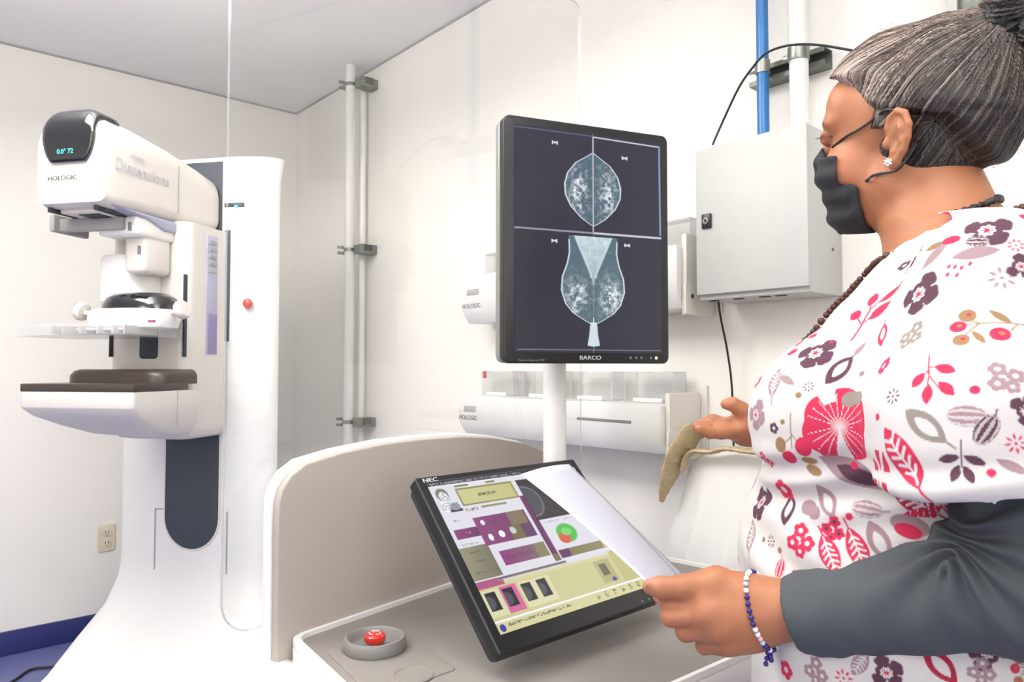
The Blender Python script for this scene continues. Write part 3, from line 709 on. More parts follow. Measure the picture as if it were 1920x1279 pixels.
# ------------------------------------------------------------------ wall cabinet with pipes, strut and cable
cd = .17
tl = onR(1303, 279, cd); br = onR(1512, 548, cd); tr = onR(1512, 233, cd); bl_ = onR(1305, 562, cd)
yA, yB_ = tl.y, tr.y; ztop = (tl.z+tr.z)/2; zbot = (bl_.z+br.z)/2
cab = empty('electrical_cabinet', (XR, (yA+yB_)/2, zbot), 0, 'pale grey metal electrical cabinet hung on the right wall behind the woman', 'cabinet')
hy = abs(yA-yB_)/2; hz = ztop-zbot
box('cabinet_body', (-cd+.012, -hy+.002, 0), (-.002, hy-.002, hz), M['cab'], cab, .004)
box('cabinet_door', (-cd-.0, -hy, .012), (-cd+.011, hy, hz+.001), M['cab'], cab, .004)
ql = onR(1326, 415, cd); lk = box('door_lock', (-cd-.006, ql.y-(yA+yB_)/2-.013, ql.z-zbot-.018), (-cd+.001, ql.y-(yA+yB_)/2+.013, ql.z-zbot+.018), M['black'], cab, .002)
lathe('lock_barrel', [(.003, 0), (.008, 0), (.008, .003), (.005, .004), (.003, .002)], M['silver'], lk, 16, mtx=Matrix.Translation((-cd-.006, ql.y-(yA+yB_)/2, ql.z-zbot)) @ Matrix.Rotation(-math.pi/2, 4, 'Y'))
for dy in (-.06, -.02, .05, .12): box('bottom_slot', (-cd+.03, dy-.012, -.002), (-cd+.045, dy+.012, .001), M['dark'], cab, .0005)
lathe('side_screw', [(0, .003), (.004, .002), (.004, 0)], M['rail'], cab, 12, mtx=Matrix.Translation((-.05, -hy+.002, hz*.28)) @ Matrix.Rotation(math.pi/2, 4, 'X'))
def vpipe(px, poff, z0, z1, r, m, name, label, grp=None):
    p = onR(px, 690, poff); o = lathe(name, [(0, z0), (r, z0), (r, z1), (0, z1)], m, None, 24, mtx=Matrix.Translation((p.x, p.y, 0))); return tag(o, label, 'pipe', grp), p
cabx = .085
_, pb = vpipe(1437, cabx, ztop+.0015, ZC-.002, .0145, M['blue'], 'conduit_pipe', 'bright blue pipe running up the right wall from the grey cabinet')
_, pw_ = vpipe(1506, cabx+.005, ztop+.0015, ZC-.002, .0215, M['pipe'], 'conduit_pipe', 'thick white pipe beside the blue pipe above the grey cabinet')
zs = onR(1480, 125, .04).z
st = empty('pipe_strut', (XR, (pb.y+pw_.y)/2-.02, zs), 0, 'metal strut with clamps holding the blue and white pipes to the right wall', 'bracket')
sy0 = onR(1410, 150, .03).y-((pb.y+pw_.y)/2-.02); sy1 = onR(1550, 108, .03).y-((pb.y+pw_.y)/2-.02)
bm = bmesh.new()
lo_, hi_ = min(sy0, sy1), max(sy0, sy1)
add_box(bm, (-.004, lo_, -.022), (-.001, hi_, .022)); add_box(bm, (-.044, lo_, .019), (-.004, hi_, .022)); add_box(bm, (-.044, lo_, -.022), (-.004, hi_, -.019))
add_box(bm, (-.044, lo_, .010), (-.041, hi_, .019)); add_box(bm, (-.044, lo_, -.019), (-.041, hi_, -.010))
frombm('channel', bm, M['rail'], st, smooth=False)
for p, r in ((pb, .0145), (pw_, .0215)):
    ly_ = p.y-st.location.y; lx_ = p.x-XR
    bm = bmesh.new(); n = 24
    for k in range(n):
        pass
    lathe('pipe_clamp', [(r+.0008, -.016), (r+.003, -.016), (r+.003, .016), (r+.0008, .016)], M['metal'], st, 24, mtx=Matrix.Translation((lx_, ly_, 0)))
    box('clamp_bolt', (lx_-.005, ly_+r+.001, -.006), (lx_+.012, ly_+r+.016, .006), M['metal'], st, .002)
wp = lambda px, py, off: onR(px, py, off)
tag(tube('thin_cable', spline([wp(1336, 272, .10), wp(1352, 235, .10), wp(1385, 165, .12), wp(1415, 122, .14), wp(1440, 98, .15), wp(1480, 85, .15), wp(1530, 84, .14), wp(1600, 95, .12), wp(1680, 110, .08), wp(1760, 130, .01)]), .0028, M['wire'], seg=8),
    'thin black cable arching over the pipes above the grey cabinet', 'cable')
tag(tube('thin_cable', spline([wp(1347, 566, .10), wp(1352, 600, .08), wp(1364, 660, .05), wp(1373, 740, .03), wp(1376, 900, .01), wp(1376, 1100, .01)]), .0028, M['wire'], seg=8),
    'thin black cable hanging down the wall below the grey cabinet', 'cable')
# grey box high on the wall, behind the hair bun
a = onR(1777, 30, .08); b2 = onR(1930, 20, .08)
jb = empty('junction_box', (XR, a.y, a.z-.02), 0, 'grey metal box high on the right wall behind the hair bun', 'junction box')
box('box_body', (-.08, -.30, 0), (-.002, 0, .30), M['rail'], jb, .004); box('box_trim', (-.09, -.02, .0), (-.0801, .0, .30), M['cab'], jb, .001)

# ------------------------------------------------------------------ conduit with brackets by the corner
p = onR(656, 400, .09)
ct = empty('wall_conduit', (p.x, p.y, .0), 0, 'slim white conduit pair with three metal brackets near the room corner', 'pipe')
for (dx, dy, r) in ((0, 0, .0235), (.062, -.005, .016)):  # thinner second pipe put in for the shadow beside the first
    lathe('conduit', [(0, .1), (r, .1), (r, ZC-.001 if dx == 0 else ZC-.05), (0, ZC-.001 if dx == 0 else ZC-.05)], M['pipe'], ct, 24, mtx=Matrix.Translation((dx, dy, 0)))
for py in (168, 472, 790):
    z = onR(660, py, .06).z
    b_ = box('wall_bracket', (.004, -.09, z-.022), (.089, -.03, z+.02), M['rail'], ct, .003)
    box('bracket_block', (.025, -.088, z-.008), (.06, -.091-.004, z+.018), M['dark'], b_, .002)
    for dz in (-.013, .013): box('clamp_ear', (-.045, .018, z+dz-.006), (.02, .034, z+dz+.006), M['metal'], b_, .002)
    lathe('clamp_band', [(.0243, -.008), (.026, -.008), (.026, .008), (.0243, .008)], M['metal'], b_, 24, mtx=Matrix.Translation((0, 0, z)))

# ------------------------------------------------------------------ paddle racks on the right wall
def rack(name, xl, xr, ytl, ybl, yplt, label, tagcol, off=.15):
    """front plane off the wall; xl/xr ends seen in the picture, ytl/ybl top and bottom at the left end"""
    a = onR(xl, ytl, off); b = onR(xl, ybl, off); r_ = onR(xr, ybl, off)
    ya, yb = a.y, r_.y; ln = ya-yb; h = a.z-b.z
    t = empty(name, (XR, yb, b.z), 0, label, 'wall rack', 'paddle racks on the right wall')
    prism('tray', [(-off, .03), (-off+.03, -.012), (-.012, -.012), (-.012, h), (-off, h)], .004, ln, 'y', M['white'], t, .004)
    box('back_plate', (-.010, -.03, -.02), (-.001, ln+.02, h+.05), M['offw'], t, .003)
    box('end_plate', (-off-.0+.02, -.012, -.03), (-.011, .0035, h+.03), M['offw'], t, .003)
    lt = box('latch', (-off+.005, -.02, -.03), (-off+.06, -.0125, .05), M['offw'], t, .003)
    box('latch_screw', (-off+.028, -.023, .012), (-off+.036, -.0195, .022), M['dark'], lt, .001)
    fx = lambda y, z: frame(Vector((-off-.0012, y, z)), (0, -1, 0), (0, 0, 1))
    text('maker_lettering', 'HOLOGIC', .022, M['text'], fx(ln-.055, .045), t)
    box('label_plate', (-off-.0015, ln-.095, h*.55), (-off+.001, ln-.03, h*.55+.02), M['seam'], t, .001)
    box('label_slot', (-off-.0015, .10, h*.55), (-off+.001, .30, h*.55+.008), M['grey'], t, .001)
    return t, ln, h
def paddle(base, lx, wz, tx, k, label, group):
    t = empty('spare_paddle', base, 0, label, 'x-ray paddle', group)
    bm = bmesh.new(); th = .004
    add_box(bm, (-.004, -lx/2, 0), (0, lx/2, wz)); add_box(bm, (-tx, -lx/2, 0), (-.004, lx/2, th)); add_box(bm, (-tx, -lx/2, th), (-.004, -lx/2+th, wz)); add_box(bm, (-tx, lx/2-th, th), (-.004, lx/2, wz)); add_box(bm, (-tx, -lx/2+th, wz-th), (-.004, lx/2-th, wz))
    frombm('paddle_tray', bm, M['acryl2'], t, smooth=False)
    bm = bmesh.new(); add_box(bm, (-tx-.006, -lx*.3, -.0), (-tx-.001, lx*.3, .012), .002); frombm('paddle_clip', bm, M['white'], t)
    return t
rt, ln, h = rack('paddle_rack', 866, 1272, 520, 600, 0, 'upper white wall rack holding clear paddles, behind the upright monitor', None, .16)
lab = ['clear paddle in the upper wall rack, at its left end', 'clear paddle in the upper wall rack behind the monitor', 'clear paddle in the upper wall rack, at its right end by the cabinet']
o = rt.location
for i, f_ in enumerate((.86, .48, .13)):
    paddle((XR-.03, o.y+ln*f_, o.z+h+.001), .20, .085, .05, i, lab[i], 'clear paddles in the upper rack')
rt2, ln, h = rack('paddle_rack', 860, 1240, 742, 806, 0, 'lower white wall rack holding clear paddles, between desk panel and monitor', None, .17)
o = rt2.location
lab = ['small clear paddle with red mark at the left end of the lower wall rack', 'clear paddle in the lower wall rack left of the monitor post', 'clear paddle in the lower wall rack right of the monitor post', 'clear paddle at the right end of the lower wall rack']
for i, f_ in enumerate((.87, .62, .37, .12)):
    pt = paddle((XR-.03, o.y+ln*f_, o.z+h+.001), .17, .085, .06, i, lab[i], 'clear paddles in the lower rack')
    if i == 0: box('size_mark', (-.071, .05, .06), (-.066, .065, .085), M['redd'], pt, .001)

# ------------------------------------------------------------------ the woman: smooth-blended volumes, then one skin
def sstep(x, a, b): t = np.clip((x-a)/(b-a), 0, 1); return t*t*(3-2*t)
class Field:
    def __init__(s, ax, ay, az): s.a = [np.asarray(v, np.float32) for v in (ax, ay, az)]; s.F = np.full([len(v) for v in s.a], 1, np.float32)
    def blk(s, lo, hi, pad):
        sl = []
        for v, l, h in zip(s.a, lo, hi): i = np.searchsorted(v, l-pad); j = np.searchsorted(v, h+pad)+1; sl.append(slice(max(0, i-1), min(len(v), j+1)))
        if any(q.stop-q.start < 2 for q in sl): return None, None
        return tuple(sl), (s.a[0][sl[0]][:, None, None], s.a[1][sl[1]][None, :, None], s.a[2][sl[2]][None, None, :])
    def add(s, d, sl, k):
        f = s.F[sl]
        if k <= 0: s.F[sl] = np.minimum(f, d); return
        h = np.clip(.5+.5*(f-d)/k, 0, 1); s.F[sl] = f*(1-h)+d*h-k*h*(1-h)
    def cone(s, a, b, ra, rb, k=.01):
        a, b = Vector(a), Vector(b); r = max(ra, rb)
        sl, g = s.blk([min(a[i], b[i])-r for i in range(3)], [max(a[i], b[i])+r for i in range(3)], k+.012)
        if sl is None: return
        d = b-a; L2 = max(d.dot(d), 1e-9); p = [g[i]-a[i] for i in range(3)]
        t = np.clip((p[0]*d[0]+p[1]*d[1]+p[2]*d[2])/L2, 0, 1)
        q = np.sqrt((p[0]-t*d[0])**2+(p[1]-t*d[1])**2+(p[2]-t*d[2])**2)-(ra+(rb-ra)*t); s.add(q, sl, k)
    def chain(s, P, rs, k=.006, kr=None):
        for i in range(len(P)-1): s.cone(P[i], P[i+1], rs[i], rs[i+1], (kr if (i == 0 and kr) else k))
    def ell(s, c, r, k=.01, B=None, sub=False):
        c = Vector(c); m = max(r); sl, g = s.blk([v-m for v in c], [v+m for v in c], k+.012)
        if sl is None: return
        p = [g[i]-c[i] for i in range(3)]
        if B is not None: p = [p[0]*B[i][0]+p[1]*B[i][1]+p[2]*B[i][2] for i in range(3)]
        q = np.sqrt((p[0]/r[0])**2+(p[1]/r[1])**2+(p[2]/r[2])**2); d = (q-1)*min(r)*(1 if min(r)/max(r) > .5 else 1.0)
        if sub:
            f = s.F[sl]; e = -d; h = np.clip(.5-.5*(f-e)/k, 0, 1); s.F[sl] = f*(1-h)+e*h+k*h*(1-h)
        else: s.add(d, sl, k)
    def mesh(s):
        F, (ax, ay, az) = s.F, s.a; I = F < 0
        c = [I[i:I.shape[0]-1+i, j:I.shape[1]-1+j, k:I.shape[2]-1+k] for i in (0, 1) for j in (0, 1) for k in (0, 1)]
        al = c[0].copy(); an = c[0].copy()
        for q in c[1:]: al &= q; an |= q
        mix = an & ~al; ci = np.argwhere(mix); n = len(ci); idm = np.full(mix.shape, -1, np.int32); idm[mix] = np.arange(n)
        acc = np.zeros((n, 3)); cnt = np.zeros(n); AX = (ax, ay, az)
        for axis in range(3):
            o1, o2 = [q for q in range(3) if q != axis]
            for u in (0, 1):
                for v in (0, 1):
                    p = ci.copy(); p[:, o1] += u; p[:, o2] += v; q = p.copy(); q[:, axis] += 1
                    f0 = F[tuple(p.T)]; f1 = F[tuple(q.T)]; m = (f0 < 0) != (f1 < 0)
                    t = np.where(m, f0/np.where(m, f0-f1, 1), 0)
                    for e in range(3):
                        x = AX[e][p[:, e]]
                        if e == axis: x = x+t*(AX[e][q[:, e]]-x)
                        acc[:, e] += np.where(m, x, 0)
                    cnt += m
        V = acc/cnt[:, None]; Fs = []
        for axis in range(3):
            o1, o2 = (axis+1) % 3, (axis+2) % 3
            sa = [slice(None)]*3; sb = [slice(None)]*3; sa[axis] = slice(0, -1); sb[axis] = slice(1, None)
            for o in (o1, o2): sa[o] = slice(1, -1); sb[o] = slice(1, -1)
            A_, B_ = I[tuple(sa)], I[tuple(sb)]
            for m, flip in ((A_ & ~B_, False), (B_ & ~A_, True)):
                e = np.argwhere(m)
                if not len(e): continue
                e[:, o1] += 1; e[:, o2] += 1
                def cell(d1, d2): q = e.copy(); q[:, o1] -= d1; q[:, o2] -= d2; return idm[tuple(q.T)]
                q = np.stack([cell(1, 1), cell(0, 1), cell(0, 0), cell(1, 0)], 1)
                Fs.append(q[:, ::-1] if flip else q)
        return V, np.concatenate(Fs)
def axis_pts(parts):
    out = [parts[0][0]]
    for a, b, h in parts:
        n = max(1, round((b-a)/h)); out += list(np.linspace(a, b, n+1)[1:])
    return np.array(out)
CM = np.array([[CT, ST, 0], [-ST, CT, 0], [0, 0, 1]])
def W3(V): return V @ CM.T
def relax(V, F, it=2, lam=.5):
    F = np.asarray(F); n = len(V)
    for _ in range(it):
        S = np.zeros_like(V); c = np.zeros(n)
        for i in range(4):
            a, b = F[:, i], F[:, (i+1) % 4]
            for e in range(3):
                S[:, e] += np.bincount(a, V[b, e], n)+np.bincount(b, V[a, e], n)
            c += np.bincount(a, minlength=n)+np.bincount(b, minlength=n)
        V = V+lam*(S/np.maximum(c, 1)[:, None]-V)
    return V
def vnormals(V, F):
    N = np.cross(V[F[:, 2]]-V[F[:, 0]], V[F[:, 3]]-V[F[:, 1]]); out = np.zeros_like(V)
    for i in range(4):
        for e in range(3): out[:, e] += np.bincount(F[:, i], N[:, e], len(V))
    return out/np.maximum(np.linalg.norm(out, axis=1), 1e-9)[:, None]
def subdiv(V, F):
    me = bpy.data.meshes.new('t'); me.from_pydata(V.tolist(), [], F.tolist()); o = bpy.data.objects.new('t', me); COL.objects.link(o)
    md = o.modifiers.new('s', 'SUBSURF'); md.levels = 1; bpy.context.view_layer.update()
    m2 = bpy.data.meshes.new_from_object(o.evaluated_get(bpy.context.evaluated_depsgraph_get()))
    v = np.empty(len(m2.vertices)*3, np.float32); m2.vertices.foreach_get('co', v)
    f = np.empty(len(m2.loops), np.int32); m2.loops.foreach_get('vertex_index', f)
    bpy.data.objects.remove(o); bpy.data.meshes.remove(me); bpy.data.meshes.remove(m2)
    return v.reshape(-1, 3).astype(float), f.reshape(-1, 4)
# smooth 3-d value noise for tints and folds
_g = np.random.default_rng(11).random((32, 32, 32)).astype(np.float32)
def n3(P, s):
    q = P*s; i = np.floor(q).astype(int); f = q-i; f = f*f*(3-2*f); i &= 31; j = (i+1) & 31; x, y, z = f.T
    g = lambda a, b, c: _g[a, b, c]
    return ((g(i[:, 0], i[:, 1], i[:, 2])*(1-x)+g(j[:, 0], i[:, 1], i[:, 2])*x)*(1-y)+(g(i[:, 0], j[:, 1], i[:, 2])*(1-x)+g(j[:, 0], j[:, 1], i[:, 2])*x)*y)*(1-z) + \
        ((g(i[:, 0], i[:, 1], j[:, 2])*(1-x)+g(j[:, 0], i[:, 1], j[:, 2])*x)*(1-y)+(g(i[:, 0], j[:, 1], j[:, 2])*(1-x)+g(j[:, 0], j[:, 1], j[:, 2])*x)*y)*z

# head frame: origin between the ears; f = face direction, l = her left (towards the lens), u = up
hb, hp, hr_ = R(48), R(-5), R(9)
Fh0 = Vector((-math.cos(hb), math.sin(hb), 0)); Lh = Vector((-math.sin(hb), -math.cos(hb), 0))
Fh = Fh0*math.cos(hp)-Vector((0, 0, 1))*math.sin(hp); Uh = Vector((0, 0, 1))*math.cos(hp)+Fh0*math.sin(hp)
Lh, Uh = Lh*math.cos(hr_)-Uh*math.sin(hr_), Uh*math.cos(hr_)+Lh*math.sin(hr_)
E0 = atD(1662, 264, .86)-Lh*.080
HB = (Fh, Lh, Uh)
def H(f, l, u): return E0+Fh*f+Lh*l+Uh*u
# body frame
bb = R(20)
Fb = Vector((-math.cos(bb), math.sin(bb), 0)); Lb = Vector((-math.sin(bb), -math.cos(bb), 0)); OB = Vector((.505, .868, 0))
def B3(f, l, z): return OB+Fb*f+Lb*l+Vector((0, 0, z))
SEC = np.array([  # z, front, back, half width
    (.62, .200, -.155, .205), (.72, .212, -.165, .21), (.80, .216, -.16, .205), (.90, .214, -.148, .195), (.95, .210, -.142, .19), (1.0, .212, -.137, .185),
    (1.04, .203, -.133, .182), (1.074, .190, -.132, .182), (1.10, .185, -.135, .182), (1.14, .182, -.138, .185), (1.18, .172, -.140, .185), (1.22, .150, -.140, .182), (1.26, .122, -.136, .170),
    (1.295, .090, -.124, .145), (1.33, .062, -.108, .105), (1.36, .035, -.095, .07)])
def torso(fd, off, k, zlo, zhi, bust=0.0):
    sl, g = fd.blk((OB.x-.36, OB.y-.36, zlo), (OB.x+.36, OB.y+.36, zhi), .02)
    z = g[2]; zz = np.clip(z, SEC[0, 0], SEC[-1, 0]); fr = np.interp(zz, SEC[:, 0], SEC[:, 1])+off; bk = np.interp(zz, SEC[:, 0], SEC[:, 2])-off; hw = np.interp(zz, SEC[:, 0], SEC[:, 3])+off
    X_, Y_ = g[0]-OB.x, g[1]-OB.y; f = X_*Fb.x+Y_*Fb.y; l = X_*Lb.x+Y_*Lb.y
    cf = (fr+bk)/2; rf = (fr-bk)/2; q = (np.abs((f-cf)/rf)**2.3+np.abs(l/hw)**2.3)**(1/2.3)
    d = (q-1)*np.minimum(rf, hw)*.85; d = np.maximum(d, np.maximum(zlo-z, z-zhi)); fd.add(d.astype(np.float32), sl, k)
BUST = [(B3(.118, sg*.082, 1.140), (.094, .080, .086)) for sg in (1, -1)]
BB = (Fb, Lb, Vector((0, 0, 1)))
# joints
SL = atD(1868, 522, .705); EL = atD(1985, 1085, .655); WL = atD(1440, 1146, .80)
SR_ = B3(-.02, -.165, 1.275); ER = Vector((.57, 1.10, 1.03)); WR = atD(1432, 800, 1.03)
NB = B3(-.020, 0, 1.33)

zs_ = axis_pts([(-.004, .84, .012), (.84, .885, .006), (.885, .995, .0021), (.995, 1.05, .008), (1.05, 1.17, .0021), (1.17, 1.31, .008), (1.31, 1.665, .0019)])
xs_ = axis_pts([(.10, .56, .0021), (.56, .84, .006)]); ys_ = axis_pts([(.54, .70, .003), (.70, .98, .0021), (.98, 1.16, .0026), (1.16, 1.26, .006)])
fd = Field(xs_, ys_, zs_)
# trunk and legs, inside the clothes
torso(fd, -.014, .02, .80, 1.36)
for sg, fo in ((1, .02), (-1, -.03)):
    hipj = B3(-.01, sg*.095, .84); knee = B3(.02+fo*.3, sg*.10, .46); ank = B3(-.02+fo, sg*.105, .085)
    fd.chain([hipj, knee, ank], [.088, .055, .036], .03); fd.chain([ank, B3(.03+fo, sg*.11, .045), B3(.12+fo, sg*.12, .032)], [.038, .036, .026], .02)
# arms
fd.chain([SL, EL, WL], [.052, .042, .030], .02); fd.chain([SR_, ER, WR], [.052, .040, .028], .02)
# neck
fd.cone(H(-.018, 0, -.035), NB, .052, .062, .03); fd.cone(H(-.0, .0, -.07), B3(.0, 0, 1.33), .045, .045, .03)
fd.cone(B3(-.05, .02, 1.33), SL+Vector((-.03, .03, -.02)), .04, .045, .03)
# head
hk = .02
fd.ell(H(-.012, 0, .047), (.090, .071, .082), hk, HB)
fd.ell(H(.050, 0, -.018), (.048, .058, .082), .025, HB)
fd.ell(H(.070, 0, .055), (.030, .055, .040), .02, HB)
fd.ell(H(.086, 0, .034), (.016, .046, .012), .012, HB)
fd.ell(H(.072, 0, -.084), (.022, .025, .018), .02, HB)
for s_ in (1, -1):
    fd.cone(H(.006, s_*.050, -.046), H(.062, s_*.022, -.084), .022, .017, .022)
    fd.ell(H(.062, s_*.036, -.030), (.034, .030, .030), .018, HB)
    fd.ell(H(.106, s_*.031, .018), (.014, .019, .011), .008, HB, sub=True)
    fd.ell(H(.090, s_*.031, .0185), (.0125, .0155, .0115), .003, HB)
    fd.cone(H(.098, s_*.018, .026), H(.092, s_*.048, .022), .0035, .003, .003)
fd.chain([H(.094, 0, .030), H(.103, 0, .008), H(.110, 0, -.014)], [.007, .0085, .012], .010)
for s_ in (1, -1): fd.ell(H(.108, s_*.013, -.018), (.010, .009, .008), .006, HB)
fd.ell(H(.101, 0, -.048), (.010, .024, .0055), .006, HB); fd.ell(H(.100, 0, -.058), (.010, .020, .006), .006, HB)
# ears
for s_ in (1, -1):
    def EP(f, u, o=0): return H(f-.004, s_*(.0745+o+max(0, -f)*.50), u)
    n_ = (Lh*s_+Fh*.42).normalized(); t_ = (Fh-n_*Fh.dot(n_)).normalized(); EB_ = (t_, n_, Uh)
    fd.ell(EP(-.010, .004, .001), (.0155, .0045, .028), .005, EB_)
    fd.chain([EP(.001, .002, .003), EP(.004, .014, .004), EP(.001, .026, .004), EP(-.009, .0325, .004), EP(-.019, .028, .004), EP(-.0245, .015, .004), EP(-.0235, .0, .004), EP(-.018, -.013, .004), EP(-.008, -.024, .003)],
             [.0035, .0035, .0037, .0038, .0040, .0040, .0038, .0036, .0040], .002, .003)
    fd.ell(EP(-.004, -.026, .003), (.0085, .0040, .0085), .004, EB_)
    fd.chain([EP(-.008, .022, .004), EP(-.015, .012, .0045), EP(-.0155, -.002, .0045), EP(-.009, -.013, .004), EP(-.003, -.015, .004)], [.003, .0034, .0034, .0032, .003], .003)
    fd.ell(EP(.005, -.004, .005), (.005, .0035, .0065), .003, EB_)
    fd.ell(EP(-.005, -.001, .0095), (.0060, .0065, .010), .0025, EB_, sub=True)
    fd.ell(EP(-.006, .021, .0105), (.0045, .0050, .0050), .002, EB_, sub=True)
# left hand, holding the sheets: thumb on top, four fingers folded beneath
DH = .0
def hp_(x, y, D): return atD(x, y, D+DH)
fd.chain([WL, hp_(1400, 1148, .800)], [.030, .031], .015)
MC = [hp_(1322, 1122, .800), hp_(1326, 1152, .789), hp_(1341, 1180, .789), hp_(1362, 1205, .796)]
for i, m_ in enumerate(MC):
    st_ = hp_(1410, 1118+22*i, .802); fd.cone(st_, m_, .0185, .0125-.0006*i, .018)
fd.ell(hp_(1372, 1158, .806), (.034, .016, .034), .015)
PIP = [hp_(1252, 1126, .812), hp_(1258, 1157, .803), hp_(1285, 1186, .806), hp_(1320, 1212, .812)]
DIP = [hp_(1240, 1118, .836), hp_(1256, 1150, .832), hp_(1288, 1178, .836), hp_(1322, 1203, .838)]
TIP = [hp_(1256, 1112, .852), hp_(1282, 1143, .848), hp_(1312, 1170, .850), hp_(1342, 1196, .850)]
for i in range(4):
    r0 = (.0105, .0108, .0102, .0090)[i]; fd.chain([MC[i], PIP[i], DIP[i], TIP[i]], [r0*1.08, r0*.98, r0*.86, r0*.76], .003, .008)
    fd.ell(MC[i]+Vector((.002, -.006, .001)), (.010, .007, .010), .008)
fd.chain([hp_(1402, 1115, .80), hp_(1343, 1092, .806), hp_(1280, 1101, .802), hp_(1240, 1102, .803), hp_(1219, 1100, .808)], [.017, .0165, .0125, .0112, .0085], .006, .012)
fd.ell(hp_(1219, 1096, .799), (.0062, .0030, .0050), .001, (Vector((.94, .12, .10)).normalized(), Vector((-.12, .99, .05)).normalized(), Vector((-.10, -.05, .99)).normalized()))
# right hand, palm up, open
def rp(x, y, D): return atD(x, y, D)
fd.chain([WR, rp(1400, 803, 1.02)], [.027, .026], .015)
fd.ell(rp(1372, 803, 1.015), (.034, .030, .012), .012)
for (x1, y1, d1), (x2, y2, d2), (x3, y3, d3), r0 in (
        ((1352, 812, .990), (1330, 812, .983), (1311, 804, .980), .0085), ((1350, 806, 1.008), (1326, 803, 1.004), (1307, 799, 1.002), .009),
        ((1352, 799, 1.028), (1330, 792, 1.026), (1316, 793, 1.026), .0088), ((1356, 793, 1.046), (1338, 786, 1.048), (1324, 789, 1.050), .0078)):
    fd.chain([rp(1380, (y1+803)/2, (d1+1.015)/2), rp(x1, y1, d1), rp(x2, y2, d2), rp(x3, y3, d3)], [r0*1.25, r0, r0*.9, r0*.75], .003, .008)
fd.chain([rp(1402, 790, 1.0), rp(1390, 768, .995), rp(1374, 758, .995), rp(1361, 758, .998)], [.014, .0105, .0095, .0075], .004, .01)
V, Fq = fd.mesh(); V = relax(V, Fq, 2, .45)
del fd
hf = lambda V: ((V-np.array(E0)) @ np.array(Fh), (V-np.array(E0)) @ np.array(Lh), (V-np.array(E0)) @ np.array(Uh))
f_, l_, u_ = hf(V)
skin = lin(170, 112, 79); cols = np.tile(skin, (len(V), 1))
nz = n3(V, 28)[:, None]*.6+n3(V, 90)[:, None]*.4; cols = cols*(.90+.2*nz)
def mixc(m_, c): cols[:] = cols*(1-m_[:, None])+np.asarray(c, np.float32)*m_[:, None]
hd = (V[:, 2] > 1.33)
mixc(hd*np.exp(-((f_-.062)/.03)**2-((u_+.03)/.025)**2)*.25, lin(200, 120, 92))
arch = .0375+.006*np.clip((np.abs(l_)-.010)/.02, 0, 1)-.010*np.clip((np.abs(l_)-.038)/.014, 0, 1)
mixc(hd*(f_ > .06)*np.clip(1-np.abs(u_-arch)/.0035, 0, 1)*(np.abs(l_) > .010)*(np.abs(l_) < .052)*.85, lin(52, 38, 32))
mixc(hd*(f_ > .088)*(np.abs(u_+.053) < .008)*(np.abs(l_) < .022)*.8, lin(168, 84, 78))
ed = np.hypot((np.abs(l_)-.031)/.0125, (u_-.0185)/.0062); mixc(hd*(f_ > .088)*np.clip((1-ed)*8, 0, 1), lin(232, 228, 222))
er = np.hypot(np.abs(l_)-.031, u_-.0185); mixc(hd*(f_ > .09)*np.clip((.0055-er)*2000, 0, 1)*(ed < 1), lin(48, 30, 22))
mixc(hd*(f_ > .07)*np.clip(1-np.abs(ed-1.08)/.16, 0, 1)*(u_ > .0165)*.9, lin(36, 26, 24))
mixc(hd*np.exp(-((f_-.012)/.012)**2-((u_-.02)/.025)**2)*(l_ > .03)*.35, lin(96, 66, 50))
# finger nails and knuckle creases read as slightly paler and redder skin
for p_ in (hp_(1222, 1094, .800),): mixc(np.exp(-(np.linalg.norm(V-np.array(p_), axis=1)/.006)**2)*.5, lin(214, 160, 140))
for p_ in MC+PIP: mixc(np.exp(-(np.linalg.norm(V-np.array(p_+Vector((0, -.01, 0))), axis=1)/.010)**2)*.25, lin(150, 86, 66))
person = empty('person', C(OB.x, OB.y, 0), 0, 'woman in floral scrub top and black face mask holding white paper', 'person')
PW = np.array(C(OB.x, OB.y, 0))
def pmesh(name, V, F, m, cols=None, parent=None): return npmesh(name, W3(V)-PW, F, m, parent or person, cols)
body = pmesh('body', V, Fq, vcol('brown_skin', .48, bump=.12, bscale=500, sub=.06, spec=.4), cols)
from mathutils.bvhtree import BVHTree
def bvh(V, F): return BVHTree.FromPolygons([tuple(v) for v in V], [tuple(f) for f in F])
m_ = V[:, 2] > 1.30; keep = m_[Fq].all(1); hbv = bvh(V, Fq[keep])
def hit(bv, px, py, lift=0.0):
    r = ray(px, py); r.normalize(); q = bv.ray_cast(CP, r)
    return (q[0]-r*lift) if q[0] is not None else None
def hit0(px, py, D, lift=.0035):
    q = hit(hbv, px, py, lift); return q if q is not None else atD(px, py, D)

# hair: a shell over the skull that sinks under the skin at the hairline
hx = axis_pts([(E0.x-.14, E0.x+.19, .0026)]); hy_ = axis_pts([(E0.y-.13, E0.y+.14, .0026)]); hz_ = axis_pts([(1.33, 1.69, .0026)])
fh = Field(hx, hy_, hz_)
gx, gy_, gz = hx[:, None, None]-E0.x, hy_[None, :, None]-E0.y, hz_[None, None, :]-E0.z
f3 = gx*Fh.x+gy_*Fh.y+gz*Fh.z; l3 = gx*Lh.x+gy_*Lh.y; u3 = gx*Uh.x+gy_*Uh.y+gz*Uh.z
BUN = atD(1858, 78, .835); bd_ = (BUN-E0); bf, bl2, bu = bd_.dot(Fh), bd_.dot(Lh), bd_.dot(Uh)
q1 = (np.sqrt(((f3+.010)/.097)**2+(l3/.074)**2+((u3-.048)/.089)**2)-1)*.074
q2 = (np.sqrt(((f3+.028)/.080)**2+(l3/.076)**2+((u3-.010)/.094)**2)-1)*.076
